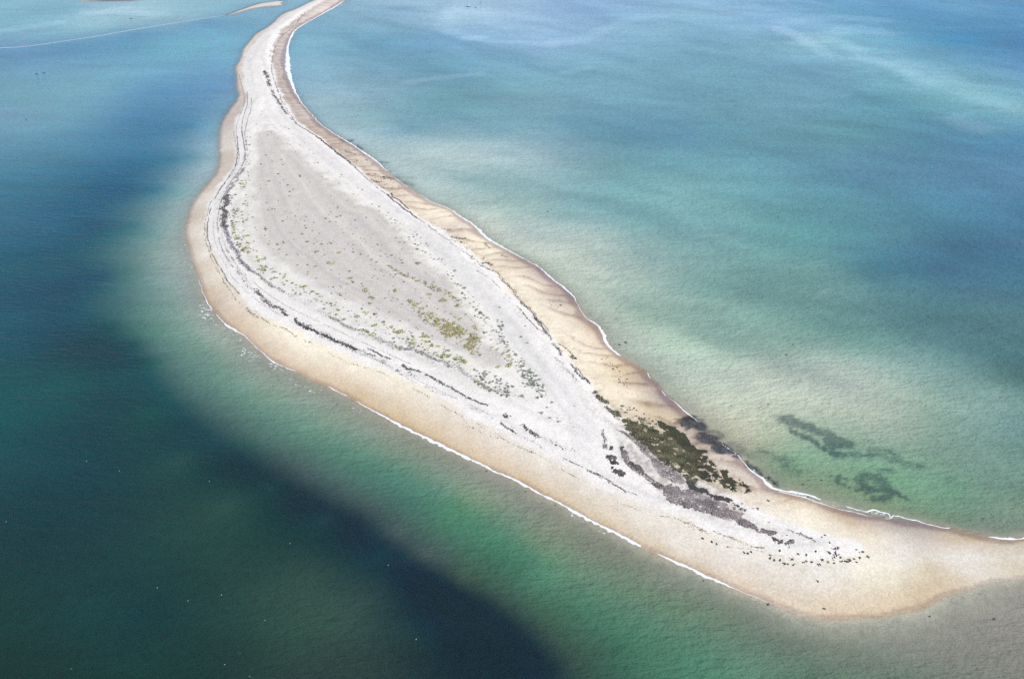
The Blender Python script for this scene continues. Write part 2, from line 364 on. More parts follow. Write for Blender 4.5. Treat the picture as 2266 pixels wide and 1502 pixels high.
def height_at(X, Y, sd=None):
    sd = shore_sd(X, Y) if sd is None else sd
    wsd = signed(X, Y, G_WHITE)
    g = signed(X, Y, G_GREY)
    sl = slope_field(X, Y)[..., 0]
    up = np.maximum(sd, 0)
    land = 1.5 * (1 - np.exp(-up * 0.11)) + 0.5 * smoothstep(-1, 5, wsd) - 0.35 * smoothstep(-3, 8, g)
    land = land + (fbm(X / 9, Y / 9, 4) - .5) * 0.35 * smoothstep(1, 6, up)
    # old beach ridges running lengthwise
    land = land + (vnoise(wsd / 2.3 + 1.5 * fbm(X / 22, Y / 22, 2), X * 0 + 4.4) - .5) * .34 * smoothstep(0, 3, wsd) * (1 - .5 * smoothstep(-3, 6, g))
    d = np.maximum(-sd, 0)
    sea = -4.0 * (1 - np.exp(-d * sl / 4.0))
    return np.where(sd > 0, land + 0.01, sea - 0.0)


# ------------------------------------------------------------------ mesh and material helpers
def grid_axes(lo, hi, step, far, grow=1.35):
    core = np.arange(lo, hi + step * .5, step)
    a, d = [], step
    x = core[-1]
    while x < far:
        d *= grow
        x += d
        a.append(x)
    b, d = [], step
    x = core[0]
    while x > -far:
        d *= grow
        x -= d
        b.append(x)
    return np.r_[b[::-1], core, a]


def make_mesh(name, verts, loops, counts):
    me = bpy.data.meshes.new(name)
    verts = np.asarray(verts, np.float32)
    loops = np.asarray(loops, np.int32).ravel()
    counts = np.asarray(counts, np.int32)
    me.vertices.add(len(verts))
    me.vertices.foreach_set("co", verts.ravel())
    me.loops.add(len(loops))
    me.loops.foreach_set("vertex_index", loops)
    me.polygons.add(len(counts))
    st = np.r_[0, np.cumsum(counts)[:-1]].astype(np.int32)
    me.polygons.foreach_set("loop_start", st)
    me.update(calc_edges=True)
    return me


def sheet(name, xs, ys, Z):
    X, Y = np.meshgrid(xs, ys)
    ny, nx = X.shape
    V = np.stack([X, Y, Z], -1).reshape(-1, 3)
    i = np.arange(ny * nx).reshape(ny, nx)
    Q = np.stack([i[:-1, :-1], i[:-1, 1:], i[1:, 1:], i[1:, :-1]], -1).reshape(-1, 4)
    me = make_mesh(name, V, Q, np.full(len(Q), 4))
    me.polygons.foreach_set("use_smooth", np.ones(len(Q), bool))
    return me


def put_color(me, name, rgb):
    a = me.attributes.new(name, 'FLOAT_COLOR', 'POINT')
    rgba = np.ones((len(me.vertices), 4), np.float32)
    rgba[:, :3] = rgb.reshape(-1, 3)
    a.data.foreach_set("color", rgba.ravel())


def put_float(me, name, v):
    a = me.attributes.new(name, 'FLOAT', 'POINT')
    a.data.foreach_set("value", np.asarray(v, np.float32).ravel())


def link(name, me, mat=None, parent=None, kind=None, label=None, cat=None, group=None, loc=None):
    o = bpy.data.objects.new(name, me)
    COL.objects.link(o)
    if mat:
        me.materials.append(mat)
    if parent:
        o.parent = parent
    for k, v in (("kind", kind), ("label", label), ("category", cat), ("group", group)):
        if v:
            o[k] = v
    if loc is not None:
        o.location = loc
    return o


class NT:
    def __init__(self, name):
        self.m = bpy.data.materials.new(name)
        self.m.use_nodes = True
        self.n = self.m.node_tree.nodes
        self.l = self.m.node_tree.links
        self.n.clear()
        self.out = self.n.new("ShaderNodeOutputMaterial")

    def add(self, t, **kw):
        nd = self.n.new(t)
        for k, v in kw.items():
            setattr(nd, k, v)
        return nd

    def mp(self, scale, rot=0.0, src=None):
        c = src or self.add("ShaderNodeTexCoord").outputs["Object"]
        m = self.add("ShaderNodeMapping")
        m.inputs["Scale"].default_value = scale
        m.inputs["Rotation"].default_value = (0, 0, rot)
        self.l.new(c, m.inputs["Vector"])
        return m.outputs[0]

    def noise(self, vec, scale=1.0, detail=3.0, rough=0.5):
        t = self.add("ShaderNodeTexNoise")
        t.inputs["Scale"].default_value = scale
        t.inputs["Detail"].default_value = detail
        t.inputs["Roughness"].default_value = rough
        self.l.new(vec, t.inputs["Vector"])
        return t.outputs["Fac"]

    def val(self, op, a, b=None, c=None, clamp=False):
        m = self.add("ShaderNodeMath", operation=op)
        m.use_clamp = clamp
        for i, v in enumerate((a, b, c)):
            if v is None:
                continue
            if isinstance(v, (int, float)):
                m.inputs[i].default_value = v
            else:
                self.l.new(v, m.inputs[i])
        return m.outputs[0]

    def rng(self, v, a, b, c, d, smooth=False):
        m = self.add("ShaderNodeMapRange")
        if smooth:
            m.interpolation_type = 'SMOOTHSTEP'
        self.l.new(v, m.inputs[0])
        for i, x in enumerate((a, b, c, d)):
            m.inputs[i + 1].default_value = x
        return m.outputs[0]

    def mix(self, f, a, b, mode='MIX'):
        m = self.add("ShaderNodeMix", data_type='RGBA', blend_type=mode)
        for i, v in ((0, f), (6, a), (7, b)):
            if isinstance(v, (int, float)):
                m.inputs[i].default_value = v
            elif isinstance(v, tuple):
                m.inputs[i].default_value = v + (1.0,) if len(v) == 3 else v
            else:
                self.l.new(v, m.inputs[i])
        return m.outputs[2]

    def attr(self, name):
        a = self.add("ShaderNodeAttribute", attribute_name=name)
        return a

    def scale_col(self, col, fac):
        m = self.add("ShaderNodeVectorMath", operation='SCALE')
        self.l.new(col, m.inputs[0])
        self.l.new(fac, m.inputs["Scale"])
        return m.outputs[0]


# ------------------------------------------------------------------ ground: beach, shingle and sea bed in one sheet
xs = grid_axes(-262, 172, 1.0, 9000, 1.4)
ys = grid_axes(150, 890, 1.0, 9000, 1.4)
X, Y = np.meshgrid(xs, ys)
sd = shore_sd(X, Y)
wob = (fbm(X / 7 + 3, Y / 7, 4) - .5)
wsd = signed(X, Y, G_WHITE) + wob * 5.0
gsd = signed(X, Y, G_GREY)
dgl = seg_dist(X, Y, G_GL)
dgr = seg_dist(X, Y, G_GR)
dl, sl_arc = seg_dist(X, Y, G_SL, True)
dr, sr_arc = seg_dist(X, Y, G_SR, True)
Z = height_at(X, Y, sd)

base = sand_field(X, Y)
# cusps of the seaward beach: darker, wetter horns every 9-14 m, raked to one side
near_r = dr < dl
ph = sr_arc / 9.5 + dr * 0.07 + 3.2 * fbm(sr_arc / 24, dr / 30 + 2.0, 3)
cusp = (1 - np.mod(ph, 1.0)) ** 1.3 * smoothstep(0, .1, np.mod(ph, 1.0)) * smoothstep(.3, .55, vnoise(np.floor(ph) * 3.7, ph * 0 + 9) + .25)
cz = smoothstep(1.0, 6, dr) * (1 - smoothstep(10, 20, dr)) * smoothstep(380, 340, Y) if False else smoothstep(0.5, 4, dr) * (1 - smoothstep(9, 18, dr))
cusp_on = 1.25 * near_r * cz * smoothstep(215, 245, Y) * (1 - smoothstep(470, 560, Y))
k = (smoothstep(.40, .95, cusp) * (.6 + .8 * vnoise(sr_arc / 4, dr / 2)) * cusp_on)[..., None] * .85
base = base * (1 - k) + base * np.array([.66, .57, .54]) * k
# rill marks running straight down the beach face
rill = vnoise(sr_arc / 1.1, dr / 14) * near_r * smoothstep(440, 520, Y) * (1 - smoothstep(14, 22, dr))
base = base * (1 - .22 * (smoothstep(.45, .75, rill) * (Y > 430))[..., None] * np.array([.8, 1, 1]))
wash = fbm(sl_arc / 9 + dl * .16, dl / 5, 3) * (~near_r)
base = base * (1 + (.16 * (wash - .5) * (~near_r))[..., None] * np.array([.7, 1, 1.5]))
_up = near_r * (1 - smoothstep(1.0, 8.5, -wsd + 3 * wob)) * smoothstep(-.5, 1, -wsd) * smoothstep(225, 260, Y)
base = base * (1 - (_up * (.25 + .55 * smoothstep(.42, .62, fbm(X / 1.7, Y / 1.7, 3))))[..., None] * np.array([.26, .32, .36]))
# wet edge
wetw = np.where(near_r, 3.6, 1.3) * (0.6 + .9 * vnoise(X / 6, Y / 6))
wet = (1 - smoothstep(wetw * .5, wetw, np.maximum(sd, 0))) * smoothstep(-1.5, 0, sd)
base = base * (1 - wet[..., None] * np.where(near_r, 1.35, 1.0)[..., None] * (1 - np.array([.74, .70, .72])))
_bed = smoothstep(-.2, 2.2, -sd)[..., None]
_gravel = land_albedo([194, 192, 184]) * (1 + .5 * (fbm(X / 1.6, Y / 1.6, 3) - .5))[..., None]
base = base * (1 - _bed) + _gravel * _bed
# white shingle, grey shingle flat with old storm ridges
white = land_albedo([238, 237, 240]); pale = land_albedo([241, 238, 232]); grey = land_albedo([205, 202, 203])
wm = smoothstep(-.7, 1.0, wsd)[..., None]
_rl = vnoise(wsd / 1.5 + 2.0 * fbm(X / 22, Y / 22, 2), X * 0 + 7.7) * .6 + .4 * vnoise(wsd / .9, (X + Y) / 18)
wcol = white * (1 + .08 * (fbm(X / 4, Y / 4, 3) - .5) - .15 * smoothstep(.45, .85, _rl))[..., None]
base = base * (1 - wm) + wcol * wm
_fan = dgl / (dgl + dgr + 1e-3)
_fw = .035 * (fbm(X / 40, Y / 40, 3) - .5)
ridge = vnoise((_fan + _fw) * 26, dgl * .01 + 3.3) * .6 + .4 * vnoise((_fan + _fw * 1.5) * 60, dgl * .02 + 8.8)
ridge = ridge * .8 + .2 * fbm(X / 2, Y / 2, 3)
gm = smoothstep(-3.0, 4.0, gsd + wob * 9 + 7 * (fbm(X / 2.2 + 5, Y / 2.2, 3) - .5))
gm = gm * np.where(dgl < 6, smoothstep(0, 6, dgl + wob * 5), 1)
gcol = grey[None, None] * (1 + .42 * (ridge - .5))[..., None]
gcol = gcol * (1 - (smoothstep(.5, .7, ridge) * .10)[..., None] * np.array([0, .03, .45]))
base = base * (1 - gm[..., None]) + gcol * gm[..., None]
# trodden, slightly lilac lane on the white crest
LANE = ground([(600, 150), (640, 270), (720, 350), (800, 410), (880, 475), (960, 545), (1020, 605), (1075, 660), (1120, 715), (1165, 775), (1210, 840), (1250, 890), (1285, 940), (1290, 1000)])
lane = (1 - smoothstep(1.2, 6.5, seg_dist(X, Y, LANE) + wob * 3))[..., None] * wm * (1 - gm[..., None])
base = base * (1 - .065 * lane * np.array([1, .95, .7]))
# weedy grey litter between the storm ridge and the plants keeps a faint yellow cast
_rim = smoothstep(-26, -4, gsd) * (1 - gm) * smoothstep(4, 12, wsd) * smoothstep(0, 10, seg_dist(X, Y, G_GR) - 2)
base = base * (1 - (_rim * (.55 + .9 * (fbm(X / 3, Y / 3, 4) - .5)))[..., None] * np.array([.19, .18, .20]))
veg = smoothstep(-9, -1, gsd) * (1 - smoothstep(-1, 3, gsd)) * smoothstep(3, 8, wsd) * smoothstep(520, 430, Y)
base = base * (1 - (veg * (.3 + .5 * wob))[..., None] * np.array([.02, .01, .12]))

# dark weed lying on the sea bed
B4 = (1650, 880, 4.845)
WEEDS = [
 (crop(*B4, [(430, 240), (600, 290), (720, 340), (850, 380), (980, 440), (1080, 490)]), 4.0, 1.0),
 (crop(*B4, [(470, 340), (600, 410), (700, 470), (760, 500), (850, 550), (960, 600), (1060, 625)]), 1.5, 1.2),
 (crop(*B4, [(850, 460), (930, 500), (990, 540)]), 2.0, 1.1),
 (crop(*B4, [(1050, 620), (1150, 600), (1300, 620), (1450, 640), (1600, 690)]), 1.6, .8),
 (crop(*B4, [(1350, 570), (1450, 560), (1560, 590), (1700, 690), (1880, 750)]), 3.2, .7),
 (crop(*B4, [(1430, 770), (1560, 775)]), 1.6, .9),
 (crop(*B4, [(1260, 850), (1400, 850), (1470, 930), (1540, 1000)]), 3.2, .9),
 (crop(*B4, [(1240, 900), (1250, 960), (1400, 990), (1560, 1000), (1720, 1070)]), 1.5, 1.2),
 (crop(*B4, [(950, 870), (1100, 960), (1250, 1010), (1400, 1080), (1560, 1050)]), 1.6, 1.0),
 (crop(*B4, [(980, 830), (1060, 865)]), .9, 1.0),
 (crop(*B4, [(1230, 430), (1350, 460)]), 2.2, .5),
 (crop(*B4, [(2100, 830), (2200, 880)]), 3.0, .4),
 (crop(*B4, [(150, 560), (220, 600), (330, 640), (480, 740), (570, 780)]), 2.8, .7),
 (crop(*B4, [(430, 620), (520, 660)]), 1.6, .6),
 (crop(*B4, [(0, 690), (100, 760), (200, 840), (260, 870), (330, 920)]), 1.0, 1.1),
 (crop(1300, 850, 4.845, [(1560, 640), (1650, 700), (1760, 750)]), 2.0, .5),
 (crop(1300, 850, 4.845, [(1150, 370), (1230, 375)]), .9, 1.0),
 (crop(1300, 850, 4.845, [(1310, 500), (1400, 510), (1440, 570)]), 1.4, .7),
 (crop(1150, 500, 4.845, [(930, 960), (1030, 1000), (1080, 1050), (1130, 1110)]), 1.0, .45),
 (crop(1150, 500, 4.845, [(1200, 1280), (1300, 1340)]), 1.4, .3),
 (crop(1150, 500, 4.845, [(1380, 1380 + 170), (1480, 1550)]), 1.4, .3),
 (crop(750, 280, 4.845, [(50, 150), (130, 155)]), 2.2, .9),
 (crop(750, 280, 4.845, [(190, 210), (250, 235)]), 2.2, .9),
 (crop(750, 280, 4.845, [(450, 385), (510, 390)]), 1.8, .9),
 (crop(750, 280, 4.845, [(620, 545), (780, 555)]), 2.2, .5),
 (crop(750, 280, 4.845, [(700, 590), (790, 620)]), 2.6, .6),
 (crop(750, 280, 4.845, [(1560, 1020), (1680, 1020)]), 1.2, .35),
 (crop(750, 280, 4.845, [(1870, 1270), (1960, 1270)]), 1.6, .45),
 (crop(1500, 400, 2.958, [(450, 405), (530, 400)]), 3.0, .18),
 (crop(1500, 400, 2.958, [(1240, 895), (1310, 905)]), 1.8, .35),
 ([(445, 120), (450, 128)], 10, .25),
]
SHORE_WEED = [crop(1300, 850, 4.845, [(960, 410), (1010, 380), (1080, 362), (1150, 358), (1250, 470), (1260, 500), (1180, 500), (1090, 488), (1000, 470)]),
              crop(1300, 850, 4.845, [(1150, 570), (1250, 525), (1380, 540), (1500, 660), (1620, 745), (1590, 785), (1440, 765), (1340, 730), (1320, 670), (1200, 640)])]


def weed_mask(X, Y):
    m = np.zeros(X.shape)
    n = fbm(X / 3.0, Y / 2.2, 4)
    X, Y = X + 3.2 * (fbm(X / 3.5, Y / 3.5 + 9, 3) - .5), Y + 4.0 * (fbm(X / 3.5 + 7, Y / 3.5, 3) - .5)
    for pts, w, s in WEEDS:
        g = ground(pts)
        b = (np.abs(X - g[:, 0].mean()) < 90) & (np.abs(Y - g[:, 1].mean()) < 120)
        if not b.any():
            continue
        d = seg_dist(X[b], Y[b], g)
        m[b] = np.maximum(m[b], s * (1 - smoothstep(w * .25, w * 1.25, d * (0.55 + .9 * n[b]))))
    for pts in SHORE_WEED:
        g = ground(pts)
        b = (np.abs(X - g[:, 0].mean()) < 60) & (np.abs(Y - g[:, 1].mean()) < 60)
        st_ = fbm((X[b] * .95 + Y[b] * .3) / 6, (Y[b] * .95 - X[b] * .3) / .9, 4)
        m[b] = np.maximum(m[b], 1.2 * smoothstep(-1.4, 1.0, signed(X[b], Y[b], g) + (st_ - .5) * 8))
    return np.clip(m, 0, 1.2)


_bed_poly = [ground(crop(1300, 850, 4.845, q), 1.6) for q in (
    [(340, 380), (500, 385), (740, 370), (860, 420), (1100, 600), (1300, 700), (1400, 880), (1640, 1000), (1800, 1110), (1560, 1140), (1430, 1200), (1640, 1310), (1760, 1490), (1500, 1470), (1100, 1350), (810, 1220), (740, 1120), (400, 850), (355, 690), (320, 500)],
    [(60, 60), (110, 60), (235, 185), (330, 280), (390, 370), (330, 400), (190, 250), (40, 100)])]
for q in _bed_poly:
    m = (np.abs(X - q[:, 0].mean()) < 90) & (np.abs(Y - q[:, 1].mean()) < 90)
    st_ = smoothstep(-2.0, 1.5, signed(X[m], Y[m], q) + 4 * (fbm(X[m] / 1.8, Y[m] / 1.8, 4) - .5))
    base[m] = base[m] * (1 - st_[:, None] * (.10 + .5 * smoothstep(.42, .6, fbm(X[m] / 1.3, Y[m] / 1.3, 4)))[:, None] * np.array([.62, .66, .70]))
wmk = weed_mask(X, Y)
base = base * (1 - np.clip(wmk, 0, 1)[..., None] * .88 * np.where(sd > 0, np.clip(1 - smoothstep(3, 12, sd), 0, 1), 1)[..., None])
me = sheet("beach", xs, ys, Z)
put_color(me, "base", np.clip(base, .004, .9))
put_float(me, "wet", wet * (sd > -1))

n = NT("sand_and_shingle")
oc = n.add("ShaderNodeTexCoord").outputs["Object"]
base_a = n.attr("base").outputs["Color"]
fine = n.noise(n.mp((1, 1, 1), src=oc), 2.4, 4, .75)
med = n.noise(n.mp((1, 1, 1), src=oc), .22, 5, .6)
vor = n.add("ShaderNodeTexVoronoi")
vor.inputs["Scale"].default_value = 2.1
n.l.new(oc, vor.inputs["Vector"])
pf = n.rng(vor.outputs["Color"], 0, 1, .86, 1.14)
f = n.val('MULTIPLY', n.rng(fine, .25, .75, .86, 1.12), n.rng(med, .3, .7, .95, 1.05))
f = n.val('MULTIPLY', f, pf)
col = n.scale_col(base_a, f)
bs = n.add("ShaderNodeBsdfPrincipled")
n.l.new(col, bs.inputs["Base Color"])
n.l.new(n.rng(n.attr("wet").outputs["Fac"], 0, 1, .95, .45), bs.inputs["Roughness"])
bs.inputs["Specular IOR Level"].default_value = .25
bp = n.add("ShaderNodeBump")
bp.inputs["Strength"].default_value = .5
bp.inputs["Distance"].default_value = .13
n.l.new(n.noise(n.mp((1, 1, 1), src=oc), 1.3, 6, .7), bp.inputs["Height"])
n.l.new(bp.outputs[0], bs.inputs["Normal"])
n.l.new(bs.outputs[0], n.out.inputs[0])
link("beach", me, n.m, kind="structure", label="pale shingle and sand spit with the shallow sea bed around it")

# ------------------------------------------------------------------ sea surface
xs = grid_axes(-470, 470, 1.4, 9000, 1.4)
ys = grid_axes(140, 900, 1.4, 9000, 1.4)
X, Y = np.meshgrid(xs, ys)
sdw = shore_sd(X, Y)
depth = np.maximum(-height_at(X, Y, sdw), 0)
Xc, Yc = np.clip(X, -520, 520), np.clip(Y, 120, 1200)
body = sea_field(Xc, Yc)
wk = weed_mask(X, Y)
# drifting silt: clouds on the seaward side drawn out along the beach, faint bars and weed on the bed of the landward channel
_u, _v = X * .80 - Y * .60, X * .60 + Y * .80
_wx = 30 * (fbm(X / 60, Y / 60 + 4, 3) - .5)
silt = fbm((_u + _wx) / 46 + 3, (_v + _wx) / 15, 5) - .5
right_side = smoothstep(-10, 25, seg_dist(X, Y, G_SR)) * (seg_dist(X, Y, G_SR) < seg_dist(X, Y, G_SL))
body = body * (1 + (right_side * silt * .44)[..., None] * np.array([1.15, .9, .75]))
left = fbm(X / 34 + _wx / 20, Y / 26 + 7, 5) - .5
body = body * (1 + ((1 - right_side) * left * .15 * smoothstep(2, 18, -sdw))[..., None] * np.array([1.1, 1, .8]))
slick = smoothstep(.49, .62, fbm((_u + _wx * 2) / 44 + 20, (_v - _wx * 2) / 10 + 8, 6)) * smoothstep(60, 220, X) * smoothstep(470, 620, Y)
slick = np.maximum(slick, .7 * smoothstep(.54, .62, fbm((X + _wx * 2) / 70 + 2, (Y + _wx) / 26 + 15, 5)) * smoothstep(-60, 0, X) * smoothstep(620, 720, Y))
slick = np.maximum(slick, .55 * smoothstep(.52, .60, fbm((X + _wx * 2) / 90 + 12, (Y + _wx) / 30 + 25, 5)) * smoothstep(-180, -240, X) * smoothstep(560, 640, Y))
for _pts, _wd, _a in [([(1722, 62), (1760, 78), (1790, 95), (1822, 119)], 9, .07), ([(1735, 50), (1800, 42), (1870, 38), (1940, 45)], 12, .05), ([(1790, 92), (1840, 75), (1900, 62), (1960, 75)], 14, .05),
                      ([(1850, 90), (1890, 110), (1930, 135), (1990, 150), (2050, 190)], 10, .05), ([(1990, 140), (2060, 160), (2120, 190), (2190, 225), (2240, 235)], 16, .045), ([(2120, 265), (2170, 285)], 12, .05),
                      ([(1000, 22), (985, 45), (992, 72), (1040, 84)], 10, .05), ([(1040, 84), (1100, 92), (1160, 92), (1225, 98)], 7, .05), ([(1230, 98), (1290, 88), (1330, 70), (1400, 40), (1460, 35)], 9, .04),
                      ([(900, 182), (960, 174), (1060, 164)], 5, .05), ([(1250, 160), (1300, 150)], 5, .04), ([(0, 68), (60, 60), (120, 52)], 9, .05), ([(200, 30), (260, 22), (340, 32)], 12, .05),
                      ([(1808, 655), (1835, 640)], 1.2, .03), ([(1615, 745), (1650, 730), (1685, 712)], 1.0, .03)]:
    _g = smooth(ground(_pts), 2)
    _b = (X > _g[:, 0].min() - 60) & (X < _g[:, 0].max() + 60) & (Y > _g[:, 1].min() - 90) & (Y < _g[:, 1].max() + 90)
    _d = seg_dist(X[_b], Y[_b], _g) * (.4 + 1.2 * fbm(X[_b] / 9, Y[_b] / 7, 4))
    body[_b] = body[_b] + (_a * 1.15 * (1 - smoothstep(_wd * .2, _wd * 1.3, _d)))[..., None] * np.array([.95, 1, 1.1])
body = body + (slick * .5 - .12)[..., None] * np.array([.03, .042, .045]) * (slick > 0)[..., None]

me = sheet("sea", xs, ys, np.zeros_like(X))
put_color(me, "body", np.clip(body, .002, .8))
put_float(me, "depth", depth)
put_float(me, "weed", np.clip(wk, 0, 1.2))
n = NT("sea_water")
oc = n.add("ShaderNodeTexCoord").outputs["Object"]
b = n.attr("body").outputs["Color"]
# drifting sediment: long soft streaks
n1 = n.noise(n.mp((.012, .05, 1), .25, src=oc), 1, 5, .6)
n2 = n.noise(n.mp((.06, .22, 1), -.15, src=oc), 1, 4, .6)
f = n.val('MULTIPLY', n.rng(n1, .25, .75, .90, 1.10), n.val('MULTIPLY', n.rng(n2, .25, .75, .92, 1.08), n.rng(n.noise(n.mp((.16, .5, 1), .2, src=oc), 1, 5, .65), .25, .75, .95, 1.05)))
b = n.scale_col(b, f)
_sh = n.rng(n.attr("depth").outputs["Fac"], .3, 2.4, 1, 0)
_sp = n.val('SUBTRACT', n.noise(n.mp((1, 1, 1), src=oc), 1.5, 5, .8), .5)
b = n.scale_col(b, n.val('ADD', 1.0, n.val('MULTIPLY', n.val('MULTIPLY', _sp, _sh), 1.1)))
wd = n.attr("weed").outputs["Fac"]
wn1 = n.noise(n.mp((.55, .9, 1), .5, src=oc), 1, 6, .72)
wm_ = n.val('MULTIPLY', n.rng(n.val('ADD', wn1, n.val('MULTIPLY', wd, .42)), .64, .92, 0, 1, True), n.val('MINIMUM', n.val('MULTIPLY', wd, 1.6), 1.0))
wm_ = n.val('ADD', n.val('MULTIPLY', wm_, .42), n.val('MULTIPLY', wd, .26))
b = n.mix(wm_, b, (.022, .05, .055))
dif = n.add("ShaderNodeBsdfDiffuse")
n.l.new(b, dif.inputs["Color"])
tr = n.add("ShaderNodeBsdfTransparent")
tr.inputs[0].default_value = (.95, .985, .985, 1)
al = n.val('SUBTRACT', 1.0, n.val('POWER', 2.718, n.val('MULTIPLY', n.attr("depth").outputs["Fac"], -2.1)))
m1 = n.add("ShaderNodeMixShader")
n.l.new(al, m1.inputs[0]); n.l.new(tr.outputs[0], m1.inputs[1]); n.l.new(dif.outputs[0], m1.inputs[2])
# ripples
w1 = n.noise(n.mp((.26, .60, 1), .30, src=oc), 1, 3, .55)
w2 = n.noise(n.mp((.8, 1.5, 1), .12, src=oc), 1, 3, .55)
w3 = n.noise(n.mp((.05, .13, 1), .2, src=oc), 1, 2, .5)
hgt = n.val('ADD', n.val('ADD', n.val('MULTIPLY', w1, 1.25), n.val('ADD', n.val('MULTIPLY', w2, .45), n.val('MULTIPLY', n.noise(n.mp((1.6, 2.6, 1), .1, src=oc), 1, 2, .5), .12))), n.val('MULTIPLY', w3, 1.2))
bp = n.add("ShaderNodeBump")
bp.inputs["Strength"].default_value = 1.0
bp.inputs["Distance"].default_value = .33
n.l.new(hgt, bp.inputs["Height"])
bp2 = n.add("ShaderNodeBump")
bp2.inputs["Strength"].default_value = 1.0
bp2.inputs["Distance"].default_value = .95
n.l.new(hgt, bp2.inputs["Height"])
n.l.new(bp2.outputs[0], dif.inputs["Normal"])
gl = n.add("ShaderNodeBsdfGlossy")
gl.inputs["Roughness"].default_value = .055
n.l.new(bp.outputs[0], gl.inputs["Normal"])
fr = n.add("ShaderNodeFresnel")
fr.inputs["IOR"].default_value = 1.333
n.l.new(bp.outputs[0], fr.inputs["Normal"])
m2 = n.add("ShaderNodeMixShader")
n.l.new(n.val('MULTIPLY', fr.outputs[0], n.rng(n.attr("depth").outputs["Fac"], 0, .12, .2, .6)), m2.inputs[0])
n.l.new(m1.outputs[0], m2.inputs[1]); n.l.new(gl.outputs[0], m2.inputs[2])
n.l.new(m2.outputs[0], n.out.inputs[0])
link("sea", me, n.m, kind="structure", label="blue green sea shading to milky turquoise over the shoals")


#<<OBJ
# ------------------------------------------------------------------ heights for things that stand on the ground
def z_at(g):
    g = np.atleast_2d(g)
    return height_at(g[:, 0], g[:, 1])


def m_per_px(g):
    return np.sqrt(g[..., 0] ** 2 + g[..., 1] ** 2 + CAM_H ** 2) / FPX


def land_ground(p):
    """ground point allowing for the spit standing about 2 m out of the water"""
    return ground(p, 1.6)


